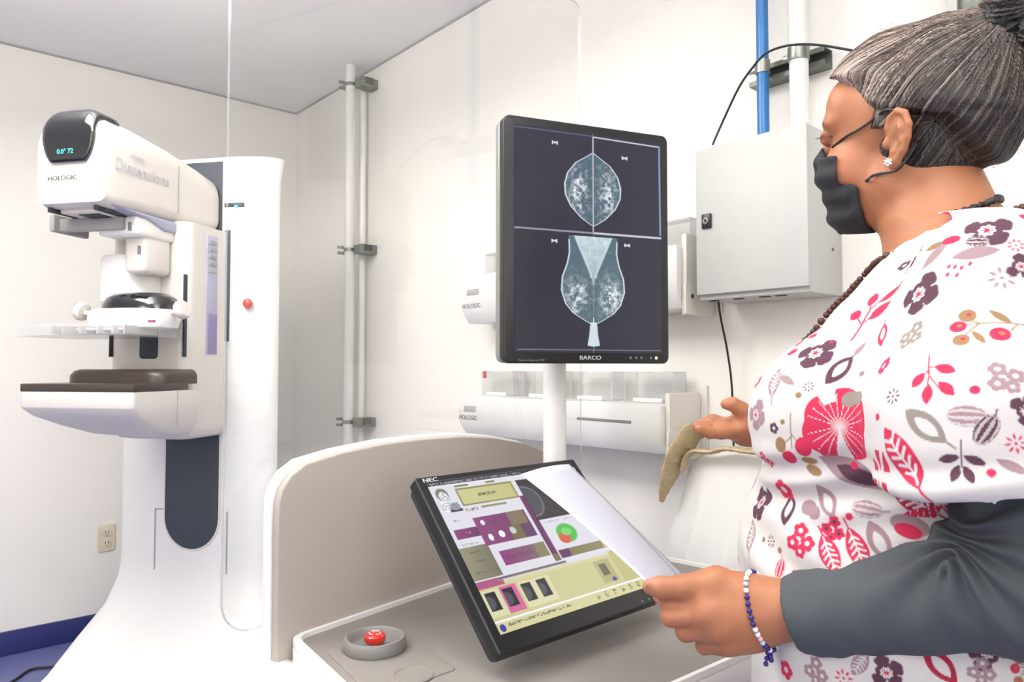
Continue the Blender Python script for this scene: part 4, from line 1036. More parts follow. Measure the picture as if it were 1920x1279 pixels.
k_ = .03; h_ = np.clip(.5+.5*(q1-q2)/k_, 0, 1); sk = q1*(1-h_)+q2*h_-k_*h_*(1-h_)
q2 = (np.sqrt(((f3-.070)/.030)**2+(l3/.055)**2+((u3-.055)/.040)**2)-1)*.030; k_ = .02; h_ = np.clip(.5+.5*(sk-q2)/k_, 0, 1); sk = sk*(1-h_)+q2*h_-k_*h_*(1-h_)
# cone drawn back towards the tie
tB = np.clip((f3*bf+l3*bl2+u3*bu)/(bf*bf+bl2*bl2+bu*bu), 0, 1); dB = np.sqrt((f3-tB*bf)**2+(l3-tB*bl2)**2+(u3-tB*bu)**2)-(.056-.032*tB)
h_ = np.clip(.5+.5*(sk-dB)/.03, 0, 1); sk = sk*(1-h_)+dB*h_-.03*h_*(1-h_)
# hairline: signed distance behind a line in (f,u)
uu = [-.20, -.10, -.075, -.05, -.035, -.015, 0, .02, .034, .045, .06, .075, .090, .103]
ff = [-.12, -.115, -.108, -.100, -.092, -.082, -.074, -.058, .000, .030, .048, .066, .100, .30]
cen = np.clip(1-np.abs(l3)/.055, 0, 1)*sstep(u3, .04, .07)
hl = np.interp(u3-.010*cen, uu, ff)-f3-.014*cen
hl = np.minimum(hl, (u3-.076-.012*cen)*1.2+(.10-f3)*.9)
# strip of short hair in front of the ear
side = np.clip(1-np.abs(f3-.014)/.009, -1, 1)*.006; side = np.where((u3 > .018) & (np.abs(l3) > .05) & (u3 < .045), side, -.02)
hl = np.maximum(hl, side)
th_ = -.014+sstep(hl+.008, -.012, .026)*.0185+sstep(hl, .01, .09)*.006+.004*sstep(u3, .06, .09)*sstep(hl, .012, .03)*sstep(f3, .0, .03)+.004*sstep(-f3, .01, .04)*sstep(u3, -.01, .02)*sstep(hl, .0, .02)+.004*sstep(f3, .02, .05)*sstep(u3, .07, .09)*sstep(hl, .01, .03)
nap = sstep(u3, -.115, -.085)
th_ = th_*nap-.012*(1-nap)
ang = np.arctan2(l3-bl2, u3-bu)
fh.F = (sk-th_).astype(np.float32)
Vh, Fhq = fh.mesh(); del fh, f3, l3, u3, q1, q2, sk, hl, th_, dB, tB, h_, side, ang
Vh = relax(Vh, Fhq, 2, .5); Vh, Fhq = subdiv(Vh, Fhq)
bdir = np.array(bd_.normalized()); ref = np.cross(bdir, np.array(Lh)); ref /= np.linalg.norm(ref); ref2 = np.cross(bdir, ref)
def strand_angle(V):
    d = V-np.array(BUN); return np.arctan2(d @ ref2, d @ ref)
r1 = np.random.default_rng(5).random(4096).astype(np.float32)
def n1(x, s): q = x*s+500; i = np.floor(q).astype(int); t = q-i; t = t*t*(3-2*t); return r1[i % 4096]*(1-t)+r1[(i+1) % 4096]*t
def haircol(V):
    a = strand_angle(V); dd = np.linalg.norm(V-np.array(BUN), axis=1); w_ = n3(V, 18)*.12; a = a+w_*.25
    s = .22*n1(a, 30)+.36*n1(a, 95)+.42*n1(a, 210); s = s*.84+.16*n3(V, 50)
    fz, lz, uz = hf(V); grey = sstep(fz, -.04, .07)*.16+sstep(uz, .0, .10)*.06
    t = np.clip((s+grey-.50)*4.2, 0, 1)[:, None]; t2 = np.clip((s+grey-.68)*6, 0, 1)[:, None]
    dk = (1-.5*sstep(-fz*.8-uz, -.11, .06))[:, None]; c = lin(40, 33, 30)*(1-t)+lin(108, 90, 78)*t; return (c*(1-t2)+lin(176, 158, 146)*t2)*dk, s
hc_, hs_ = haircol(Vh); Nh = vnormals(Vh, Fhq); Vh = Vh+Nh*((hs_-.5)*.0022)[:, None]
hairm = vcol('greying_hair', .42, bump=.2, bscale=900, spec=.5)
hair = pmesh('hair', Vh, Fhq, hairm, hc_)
# combed strands lying on the shell, and loose wisps
hbv2 = bvh(Vh, Fhq); rs = np.random.default_rng(8)
def strands(n, lift, r, wisps=False):
    VV, FF, CC = [], [], []; k = 0
    for i in range(n):
        a = rs.uniform(0, 2*math.pi); el = rs.uniform(-.1, 1.0)
        # start somewhere on the shell ahead of the tie
        d0 = Vector((rs.normal(), rs.normal(), rs.normal())).normalized()
        p = Vector(E0)+Vector((0, 0, .03)); q = hbv2.ray_cast(p+d0*.25, -d0)
        if q[0] is None: continue
        s0 = q[0]; v0 = (s0-E0); 
        if (s0-BUN).length < .05: continue
        L_ = rs.uniform(.5, 1) if not wisps else rs.uniform(.15, .35)
        pts = []
        st = 14
        for j in range(st+1):
            t = j/st*L_; p_ = s0.lerp(BUN, t); nr = hbv2.find_nearest(p_)
            if nr[0] is None: break
            off = lift*(.6+.8*math.sin(math.pi*j/st)) if not wisps else lift*math.sin(math.pi*j/st)*rs.uniform(.8, 1.2)
            pts.append(nr[0]+nr[1]*off)
        if len(pts) < 5: continue
        if wisps: pts = [p_+Vector((rs.normal(), rs.normal(), rs.normal()))*.0012 for p_ in pts]
        pts = np.array(pts); c = haircol(pts[:1])[0][0]; tt = rs.random(); c = c*(1-.6*tt)+lin(170, 154, 142)*.6*tt*(.3+.7*min(1, c[0]*12)) if tt > .55 else c*.75
        for j in range(len(pts)):
            tg = pts[min(j+1, len(pts)-1)]-pts[max(j-1, 0)]; tg /= max(np.linalg.norm(tg), 1e-9); a_ = np.cross(tg, (0, 0, 1.)); a_ /= max(np.linalg.norm(a_), 1e-9); b_ = np.cross(tg, a_)
            rr = r*(1-.7*abs(2*j/(len(pts)-1)-1)**3)
            for m in range(3): VV.append(pts[j]+(a_*math.cos(2.094*m)+b_*math.sin(2.094*m))*rr); CC.append(c)
            if j:
                for m in range(3): FF.append((k+(j-1)*3+m, k+(j-1)*3+(m+1) % 3, k+j*3+(m+1) % 3, k+j*3+m))
        k += len(pts)*3
    return np.array(VV), np.array(FF), np.array(CC)
vs, fs, cs = strands(2600, .0005, .00042); s_o = pmesh('combed_strands', vs, fs, hairm, cs, hair); s_o['kind'] = 'stuff'
vs, fs, cs = strands(60, .006, .0002, True); s_o = pmesh('loose_wisps', vs, fs, hairm, cs, hair); s_o['kind'] = 'stuff'
# bun and tie
fb_ = Field(axis_pts([(BUN.x-.08, BUN.x+.13, .003)]), axis_pts([(BUN.y-.09, BUN.y+.12, .003)]), axis_pts([(BUN.z-.09, BUN.z+.13, .003)]))
BC = BUN+Vector((.040, -.01, .026))
fb_.ell(BC, (.055, .052, .050), .01)
for k in range(26):
    a0 = k*2.4; e0 = rs.uniform(-1, 1); d = Vector((math.cos(a0)*math.sqrt(1-e0*e0), math.sin(a0)*math.sqrt(1-e0*e0), e0)); fb_.ell(BC+d*.046, (.018, .016, .017), .006)
Vb, Fbq = fb_.mesh(); Vb = relax(Vb, Fbq, 1, .5); Vb, Fbq = subdiv(Vb, Fbq)
dB_ = Vb-np.array(BC); an = np.arctan2(dB_[:, 2], dB_[:, 0])+dB_[:, 1]*9; s = .5*n1(an, 22)+.5*n1(an+dB_[:, 1]*20, 60); Vb = Vb+vnormals(Vb, Fbq)*((s-.5)*.006)[:, None]
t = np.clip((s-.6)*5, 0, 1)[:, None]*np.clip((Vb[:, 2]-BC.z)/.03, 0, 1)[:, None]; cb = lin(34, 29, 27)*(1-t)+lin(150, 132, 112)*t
pmesh('hair_bun', Vb, Fbq, hairm, cb)
bm = bmesh.new(); ax1 = (BC-BUN).normalized(); s1 = ax1.cross(Vector((0, 1, 0))).normalized(); s2 = ax1.cross(s1)
pts = []
for k in range(97):
    a0 = 2*math.pi*k/96; rr = .026+.003*math.sin(a0*13); pts.append(BUN+ax1*(.006+.003*math.sin(a0*17))+(s1*math.cos(a0)+s2*math.sin(a0))*rr)
add_tube(bm, [C(*p)-Vector(PW) for p in pts], [.010+.003*math.sin(k*1.9) for k in range(97)], 10)
frombm('hair_tie', bm, mat('black_velvet', srgb(26, 25, 26), .9), person)

# face mask: shell offset from the face
mx_ = Field(axis_pts([(E0.x-.16, E0.x+.02, .0022)]), axis_pts([(E0.y-.10, E0.y+.12, .0022)]), axis_pts([(1.32, 1.50, .0022)]))
for args in (((.050, 0, -.018), (.048, .058, .082), .025), ((.058, 0, -.070), (.038, .040, .036), .02), ((.106, 0, -.018), (.012, .014, .020), .03), ((.062, .036, -.03), (.034, .030, .030), .018), ((.062, -.036, -.03), (.034, .030, .030), .018)):
    mx_.ell(H(*args[0]), tuple(v+.0062 for v in args[1]), args[2], HB)
for s_ in (1, -1): mx_.cone(H(.008, s_*.050, -.046), H(.062, s_*.022, -.086), .0285, .0235, .022)
g0, g1, g2 = mx_.a[0][:, None, None]-E0.x, mx_.a[1][None, :, None]-E0.y, mx_.a[2][None, None, :]-E0.z
f3 = g0*Fh.x+g1*Fh.y+g2*Fh.z; l3 = g0*Lh.x+g1*Lh.y; u3 = g0*Uh.x+g1*Uh.y+g2*Uh.z
edge = np.interp(u3, [-.14, -.052, -.046, -.042, .02], [.034, .038, .042, .062, .066])
top = .004+.010*np.clip(1-np.abs(l3)/.02, 0, 1)-.012*np.clip((np.abs(l3)-.02)/.03, 0, 1)
cut = np.maximum(np.maximum(edge-f3, u3-top), -.108-u3)
Fm = np.maximum(mx_.F+.0012*np.sin(u3*230)*(f3 > .05), cut); mx_.F = np.maximum(Fm, -(mx_.F+.004)).astype(np.float32)
Vm, Fmq = mx_.mesh(); Vm = relax(Vm, Fmq, 1, .5); del mx_, f3, l3, u3, cut, Fm
fz, lz, uz = hf(Vm); Nm = vnormals(Vm, Fmq); Vm = Vm+Nm*(.0006*np.sin(uz*230+fz*40)+.0008*(n3(Vm, 40)-.5)*2)[:, None]
mask = pmesh('face_mask', Vm, Fmq, mat('black_cloth', srgb(42, 42, 45), .85, noise=.1, nscale=200, bump=.3, bscale=900))
mbv = bvh(Vm, Fmq)
def mp(px, py):
    q = hit(mbv, px, py, .001); return q if q is not None else hit0(px, py, .80, .002)
def strap(P): return [C(*p)-Vector(PW) for p in P]
earT, earB = H(-.002, .082, .0355), H(-.012, .082, -.036)
for pts in ([mp(1561, 276), hit0(1585, 257, .79), hit0(1610, 243, .78), hit0(1632, 228, .85), hit0(1648, 215, .84, .003), earT, H(-.022, .082, .026), H(-.030, .078, .010)],
            [mp(1610, 350), hit0(1625, 339, .79), hit0(1640, 328, .78), earB, H(-.024, .083, -.024), H(-.032, .078, -.008)]):
    tube('ear_loop', spline(strap(pts), 6), .0016, M['wire'], mask, 8)
# the other ear's loops, mirrored across the head
def mir(p): v = p-E0; return p-Lh*(2*v.dot(Lh))
for pts in ([mp(1561, 276), hit0(1585, 257, .79), hit0(1610, 243, .78), hit0(1632, 228, .85), earT], [mp(1610, 350), hit0(1625, 339, .79), hit0(1640, 328, .78), earB]):
    tube('ear_loop', spline(strap([mir(p) for p in pts]), 6), .0016, M['wire'], mask, 8)
# ear stud
q = H(-.006, .0905, -.026); bm = bmesh.new()
def ball(bm, c, r, seg=10):
    b = bmesh.new(); bmesh.ops.create_icosphere(b, subdivisions=2, radius=r); b.transform(Matrix.Translation(c)); me = bpy.data.meshes.new('t'); b.to_mesh(me); b.free(); bm.from_mesh(me); bpy.data.meshes.remove(me)
ear_c = C(*q)-Vector(PW); ball(bm, ear_c, .0030)
for k in range(6): a0 = k*math.pi/3; ball(bm, ear_c+Vector((C(*(Uh*math.cos(a0)+Fh*math.sin(a0)))))*.0034+C(*Lh)*.0, .0019)
frombm('ear_stud', bm, mat('crystal', srgb(225, 225, 230), .12, metal=.7), person)
# eye lashes
for s_ in (1, -1):
    bm = bmesh.new()
    for k in range(9):
        l0 = s_*(.022+.0025*k); a_ = H(.1015-.0008*k*.8, l0, .0235-.0004*k); b_ = a_+Fh*.007+Uh*(.001)-Uh*.003+Lh*s_*.0008*(k-3)
        add_tube(bm, strap([a_, a_.lerp(b_, .5)-Uh*.0012, b_]), [.0006, .0005, .0002], 4)
    frombm('eye_lashes', bm, M['wire'], person)

# ------------------------------------------------------------------ clothes
# long-sleeved grey undershirt: the two sleeves
def sleeve(S, E, Wd, r0, r1, r2, name, seed):
    lo = [min(S[i], E[i], Wd[i])-.09 for i in range(3)]; hi = [max(S[i], E[i], Wd[i])+.09 for i in range(3)]
    f = Field(*[axis_pts([(lo[i], hi[i], .004)]) for i in range(3)])
    f.chain([S, E, Wd], [r0, r1, r2], .03); f.ell(E, (r1*1.05,)*3, .02)
    # open the cuff
    d = (Wd-E).normalized(); f.cone(Wd-d*.008, Wd+d*.04, .0, .0, 0)
    Vv, Ff = f.mesh(); return Vv, Ff
dirF = (WL-EL).normalized(); CUF = atD(1487, 1152, .783)
def sleeve_mesh(S, E, Cf, r0, r1, r2, seed, fine=.0035):
    lo = [min(S[i], E[i], Cf[i])-.085 for i in range(3)]; hi = [max(S[i], E[i], Cf[i])+.085 for i in range(3)]
    f = Field(*[axis_pts([(lo[i], hi[i], fine)]) for i in range(3)])
    f.chain([S, E], [r0, r1], .03); f.chain([E, Cf], [r1, r2], .05)
    d = (Cf-E).normalized(); f.F = np.maximum(f.F, ((f.a[0][:, None, None]-Cf.x)*d.x+(f.a[1][None, :, None]-Cf.y)*d.y+(f.a[2][None, None, :]-Cf.z)*d.z)).astype(np.float32)
    # hollow the cuff mouth
    c2 = Cf-d*.02; g = Field(*f.a); g.cone(c2, Cf+d*.03, r2-.007, r2-.007, 0); f.F = np.maximum(f.F, -g.F)
    Vv, Ff = f.mesh(); Vv = relax(Vv, Ff, 5, .5); Vv, Ff = subdiv(Vv, Ff)
    N = vnormals(Vv, Ff); P = Vv-np.array(Cf); t = -(P @ np.array(d))                      # metres up from the cuff
    e = np.linalg.norm(Vv-np.array(E), axis=1); ax_ = np.array(d); rad = P-np.outer(P @ ax_, ax_); an = np.arctan2(rad[:, 2], rad[:, 1])
    dsp = .0016*np.sin(t*105+np.sin(an*2)*1.3+seed)*np.exp(-((t-.05)/.03)**2)
    dsp += .0022*np.sin(t*150+1.2*np.sin(an*2)+2.5*n3(Vv, 14))*sstep(t, .02, .05)*sstep(-t, -.10, -.05)
    dsp += (n3(Vv, 16)-.5)*.006+(n3(Vv, 34)-.5)*.003
    # creases fanning out of the elbow crook
    ck = np.array(CRK if seed == 0 else E); q = Vv-ck; qa = np.arctan2(q[:, 2]+.25*q[:, 0], np.hypot(q[:, 0], q[:, 1])); qd = np.linalg.norm(q, axis=1)
    dsp += .0055*np.sin(qa*13+n3(Vv, 10)*2)*np.exp(-(qd/.085)**2)*(1-np.exp(-(qd/.012)**2))
    dsp -= .010*np.exp(-(qd/.010)**2)
    
    dsp *= sstep(t, .006, .02); return Vv+N*dsp[:, None], Ff
CRK = atD(1772, 1003, .66)
shirtm = mat('slate_jersey', srgb(74, 79, 83), .72, noise=.05, nscale=300, bump=.25, bscale=1200, spec=.35)
SL2 = SL+Vector((0, 0, -.02))
Va, Fa = sleeve_mesh(SL2, EL, CUF, .056, .064, .0395, 0); us = pmesh('undershirt_sleeve', Va, Fa, shirtm)
CUF2 = WR+(ER-WR).normalized()*.03
Va, Fa = sleeve_mesh(SR_, ER, CUF2, .054, .052, .036, 1, .006); pmesh('undershirt_sleeve', Va, Fa, shirtm)
# scrub top: trunk, bust and short wide sleeves, hollow at the neck
XA, YA, ZA = axis_pts([(.12, .82, .005)]), axis_pts([(.54, 1.26, .005)]), axis_pts([(.63, 1.42, .005)])
sc_ = Field(XA, YA, ZA)
torso(sc_, 0, .02, .66, 1.375)
for c_, r_ in BUST: sc_.ell(c_, r_, .045, BB)
sc_.ell(B3(.09, 0, .975), (.132, .165, .12), .05, BB)
for S_, sg in ((SL, 1), (SR_, -1)):
    sc_.cone(B3(-.035, sg*.065, 1.325), S_+Vector((0, 0, .0)), .034, .056, .035)
    dn = (EL-SL).normalized() if sg == 1 else (ER-SR_).normalized()
    hemc = (atD(1838, 800, .668) if sg == 1 else S_+dn*.17)
    sc_.cone(S_, hemc, .062, .086, .045); sc_.cone(hemc, hemc+dn*.07, .088, .092, .02)
g0, g1, g2 = XA[:, None, None], YA[None, :, None], ZA[None, None, :]
# hem of the near sleeve: a plane through three seen points
def plane_cut(P, n, reg):
    d = (g0-P.x)*n.x+(g1-P.y)*n.y+(g2-P.z)*n.z; return np.where(reg, d, -1)
ha = atD(1700, 915, .66); hb_ = atD(1920, 897, .63); nrm = (hb_-ha).cross(Vector((0, 1, .10))).normalized(); nrm = -nrm if nrm.z > 0 else nrm
fb3 = (g0-OB.x)*Fb.x+(g1-OB.y)*Fb.y; lb3 = (g0-OB.x)*Lb.x+(g1-OB.y)*Lb.y
body_only = Field(XA, YA, ZA); torso(body_only, 0, .02, .66, 1.375)
for c_, r_ in BUST: body_only.ell(c_, r_, .045, BB)
body_only.ell(B3(.09, 0, .975), (.132, .165, .12), .05, BB)
Fs = sc_.F
cutn = plane_cut(ha, nrm, lb3 > .06); cutr = plane_cut(SR_+(ER-SR_).normalized()*.20, (ER-SR_).normalized(), lb3 < -.06)
sleeves = np.maximum(np.maximum(Fs, cutn), cutr)
k_ = .006; h_ = np.clip(.5+.5*(sleeves-body_only.F)/k_, 0, 1); Fs = sleeves*(1-h_)+body_only.F*h_-k_*h_*(1-h_)
# hollow sleeve mouth and neck opening
neck = Field(XA, YA, ZA); neck.cone(H(-.018, 0, -.035), NB, .056, .065, .0); neck.cone(H(-.0, .0, -.07), B3(.0, 0, 1.33), .047, .048, .03); neck.cone(B3(-.005, 0, 1.35), B3(.06, 0, 1.318), .060, .032, .03)
Fs = np.maximum(Fs, -neck.F)
arm = Field(XA, YA, ZA); arm.cone(EL, SL.lerp(EL, .55), .075, .070, 0); arm.cone(ER, SR_.lerp(ER, .6), .068, .062, 0)
Fs = np.maximum(Fs, -np.where(body_only.F < .004, 1, arm.F))
sc_.F = Fs.astype(np.float32)
Vc, Fcq = sc_.mesh(); del sc_, body_only, neck, arm, Fs, cutn, cutr, sleeves, h_, fb3, lb3
Vc = relax(Vc, Fcq, 4, .5); Vc, Fcq = subdiv(Vc, Fcq)
N = vnormals(Vc, Fcq); fbv, lbv, zv = (Vc-np.array(OB)) @ np.array(Fb), (Vc-np.array(OB)) @ np.array(Lb), Vc[:, 2]
# folds: soft noise, pull lines from bust to armpit, drape under the bust
dsp = (n3(Vc*np.array([1, 1, .55]), 9)-.5)*.010+(n3(Vc, 22)-.5)*.004
w1 = np.exp(-((zv-1.075-.05*np.clip(.15-fbv, -.2, .2))/.035)**2)*sstep(lbv, .0, .1)
dsp += w1*.0045*np.sin((zv+.22*fbv)*170+n3(Vc, 8)*2)
dsp += .004*np.sin((zv-.55*fbv)*95+n3(Vc, 6)*4)*sstep(lbv, .02, .12)*np.exp(-((zv-.98)/.07)**2)
Vc = Vc+N*dsp[:, None]; V1, F1, N1 = Vc, Fcq, N
Vc, Fcq = subdiv(Vc, Fcq)
N = vnormals(Vc, Fcq)
# printed motifs: each is laid in the cloth's own tangent plane around an anchor point
cl = np.tile(lin(203, 198, 195), (len(Vc), 1)).astype(np.float32)
PK, PKD, PL, MV, GY, TN, WH = lin(196, 38, 76), lin(160, 28, 58), lin(84, 50, 66), lin(152, 126, 130), lin(138, 128, 120), lin(142, 112, 76), lin(205, 200, 197)
def anchor_px(px, py):
    r = ray(px, py); q = cbv.ray_cast(CP, r.normalized())
    return q
def motif(P, Nn, kind, s, rot, c1, c2=None, upx=1.0):
    """P anchor, Nn normal, s radius in metres, rot degrees"""
    d = Vc-P; near = np.abs(d).max(1) < s*1.5; idx = np.nonzero(near)[0]
    if not len(idx): return
    idx = idx[(N[idx] @ Nn) > .15]; d = Vc[idx]-P
    e2 = np.array([0, 0, 1.])-Nn*Nn[2]; e2 /= np.linalg.norm(e2); e1 = np.cross(e2, Nn)
    a, b = (d @ e1)/s, (d @ e2)/s; cr, sr = math.cos(R(rot)), math.sin(R(rot)); x, y = a*cr+b*sr, -a*sr+b*cr
    aa = .0007/s; S_ = lambda v: np.clip(v/aa+.5, 0, 1)
    r_, t_ = np.hypot(x, y), np.arctan2(y, x)
    def put(m, c): cl[idx] = cl[idx]*(1-m[:, None])+c*m[:, None]
    def el(cx, cy, rx, ry, ro=0):
        c_, s_ = math.cos(R(ro)), math.sin(R(ro)); u, v = (x-cx)*c_+(y-cy)*s_, -(x-cx)*s_+(y-cy)*c_
        return (1-np.hypot(u/rx, v/ry))*min(rx, ry)
    def leaf(cx, cy, L_, w_, ro):           # pointed ellipse
        c_, s_ = math.cos(R(ro)), math.sin(R(ro)); u, v = ((x-cx)*c_+(y-cy)*s_)/L_, (-(x-cx)*s_+(y-cy)*c_)/w_
        return (np.clip(1-u*u, 0, 1)**.9-np.abs(v))*w_-np.clip(np.abs(u)-1, 0, 9)
    def seg(x0, y0, x1, y1, w_):
        dx, dy = x1-x0, y1-y0; t = np.clip(((x-x0)*dx+(y-y0)*dy)/(dx*dx+dy*dy), 0, 1); return w_-np.hypot(x-x0-t*dx, y-y0-t*dy)
    if kind == 'flower':
        m = np.full(len(x), -1.)
        for k, (a0, L_, w_) in enumerate(((50, .95, .40), (-25, .9, .42), (-100, .85, .40), (170, .9, .38), (110, .55, .30))):
            ca, sa = math.cos(R(a0)), math.sin(R(a0)); m = np.maximum(m, el(ca*L_*.56, sa*L_*.56, L_*.46, w_*.82, a0)); m = np.maximum(m, el(ca*L_*.70, sa*L_*.70, .26*L_, w_*1.02, a0))
        put(S_(m), c1); put(S_(.30*(1+.12*np.sin(t_*8))-r_), WH); put(S_(.13*(1+.3*np.sin(t_*6))-r_), PK)
        put(S_(.025-np.abs(r_-.21))*(np.sin(t_*8) > .2), c1)
    elif kind == 'small':
        m = .72+.26*np.abs(np.cos(t_*2.5))**.6-r_; put(S_(m), c1); put(S_(.30-r_), WH if c2 is None else c2)
    elif kind == 'cluster':
        for cx, cy, q in ((0, .5, .42), (-.5, -.15, .42), (.42, -.2, .42), (-.05, -.62, .36)):
            rr, tt = np.hypot(x-cx, y-cy), np.arctan2(y-cy, x-cx); put(S_(q*(.80+.26*np.abs(np.cos(tt*2.5)))-rr), c1); put(S_(q*.32-rr), WH if c2 is None else c2)
    elif kind == 'sprig':
        m = np.maximum(seg(-.1, -1, .0, .2, .035), seg(0, .2, .35, .75, .03)); m = np.maximum(m, seg(-.05, -.35, .3, .0, .025)); m = np.maximum(m, seg(-.05, -.4, -.4, -.1, .025)); m = np.maximum(m, seg(0, .1, -.15, .5, .025))
        for q in ((.45, .72, .40, .17, 48), (-.18, .58, .30, .18, 100), (.42, .08, .42, .20, 45), (-.50, -.02, .26, .20, 160)): m = np.maximum(m, leaf(*q))
        put(S_(m), c1)
    elif kind == 'sprig2':
        m = np.maximum(seg(-.35, .95, -.15, .1, .035), seg(-.15, .1, .3, -.4, .03)); m = np.maximum(m, seg(-.2, .45, .1, .4, .025)); m = np.maximum(m, seg(-.15, .1, -.1, -.3, .025)); m = np.maximum(m, seg(-.2, .3, -.4, .0, .025))
        for q in ((.35, .38, .38, .20, -15), (-.5, -.10, .34, .20, 60), (-.05, -.65, .38, .19, 92), (.55, -.40, .38, .20, -40)): m = np.maximum(m, leaf(*q))
        put(S_(m), c1)
    elif kind == 'tri':
        m = np.maximum(seg(0, 1, 0, -.2, .035), leaf(-.5, .15, .45, .20, 15))
        for q in ((.5, .15, .45, .20, -20), (-.25, -.5, .42, .20, 70), (.28, -.5, .42, .20, -60)): m = np.maximum(m, leaf(*q))
        put(S_(m), c1)
    elif kind == 'berries':
        for q in ((.0, .12, 1.1, .2), (.0, .12, -.35, -.35), (.0, .12, -.4, .35), (.9, .18, .75, -.1), (-.5, .05, .1, .12)): put(S_(seg(*q, .022)), c2)
        for cx, cy, rr, cc_, c3 in ((-.30, .42, .23, c2, c1), (-.52, .02, .22, c1, c2), (.50, -.28, .26, c1, c2), (-.42, -.52, .22, c2, c1)): put(S_(rr-np.hypot(x-cx, y-cy)), cc_); put(S_(rr*.28-np.hypot(x-cx-.04, y-cy-.04)), c3)
        put(S_(leaf(.5, .38, .36, .11, -38)), c2); put(S_(leaf(.0, -.42, .30, .10, -55)), c2)
    elif kind == 'berries2':
        for q in ((.0, 1, .0, -.2), (.0, .3, .5, -.3), (.3, -.1, .5, -.8), (0, .2, -.35, -.1)): put(S_(seg(q[0], q[1], q[2], q[3], .02)), c2)
        for cx, cy, rx, ry, cc_ in ((-.45, -.12, .22, .27, c2), (.42, -.12, .30, .34, c1), (-.18, -.55, .25, .25, c1)): put(S_(el(cx, cy, rx, ry)), cc_)
        put(S_(el(.5, -.62, .27, .13, -5)), c2); put(S_(el(.62, -.95, .30, .16, -20)), c2)
    elif kind == 'outleaf':
        m = leaf(0, 0, 1, .48, 0); put(S_(m), c1); put(S_(leaf(.08, 0, .58, .24, 0)), WH); put(S_(seg(.9, 0, 1.35, .0, .045)), c1)
    elif kind == 'leaf': put(S_(leaf(0, 0, 1, .34, 0)), c1)
    elif kind == 'vein':
        m = leaf(0, 0, 1, .45, 0); put(S_(m), c1); put(S_(seg(.9, 0, 1.4, 0, .04)), c1); put(S_(np.minimum(seg(-.6, 0, .85, 0, .035), m)), WH)
        for k in range(5):
            u0 = -.5+.27*k
            for sg in (1, -1): put(S_(np.minimum(seg(u0, 0, u0-.20, sg*.30*(1-abs(u0)*.5), .045), m)), WH)
    elif kind == 'poppy':
        tt = np.degrees(t_); lob = .86+.10*np.abs(np.sin(t_*3.0+.4)); gap = np.abs(((tt+265) % 360)-180) < 14
        m = np.where((tt > 100)*(tt < 128), .62, lob)-r_; put(S_(m)*~gap, c1)
        ray_ = np.abs(np.sin(t_*11))*r_*.5; put(S_(.045-ray_)*(r_ > .2)*(r_ < .80), WH); put(np.clip(1-r_/.24, 0, 1)**.7, WH)
    elif kind == 'pod':
        m = el(0, 0, 1, .58); st = np.sin(np.arcsin(np.clip(y/.58/np.sqrt(np.clip(1-x*x, .05, 1)), -1, 1))*8); put(S_(m), c1*.35+WH*.65); put(S_(m)*(st > -.1)*np.clip((.93-np.abs(x))*8, 0, 1), c1)
        put(S_(seg(.9, 0, 1.35, .1, .05)), c1)
    elif kind == 'burst':
        for k in range(8): a0 = k*45+10; put(S_(el(.66*math.cos(R(a0)), .66*math.sin(R(a0)), .26, .11, a0)), c1)
        put(S_(.14-r_), c1 if c2 is None else c2)
    elif kind == 'drops':
        for cx, cy in ((-.8, .2), (-.35, .1), (.1, .0), (.6, .3), (-.1, -.6), (-.75, -.5)): put(S_(el(cx, cy, .20, .12, 75)), c1)
    elif kind == 'dot': put(S_(1-r_), c1)
    elif kind == 'oval': put(S_(el(0, 0, 1, .55)), c1)
    elif kind == 'blob': put(S_(np.maximum(el(-.2, .1, .7, .6), el(.4, -.2, .5, .55))), c1)
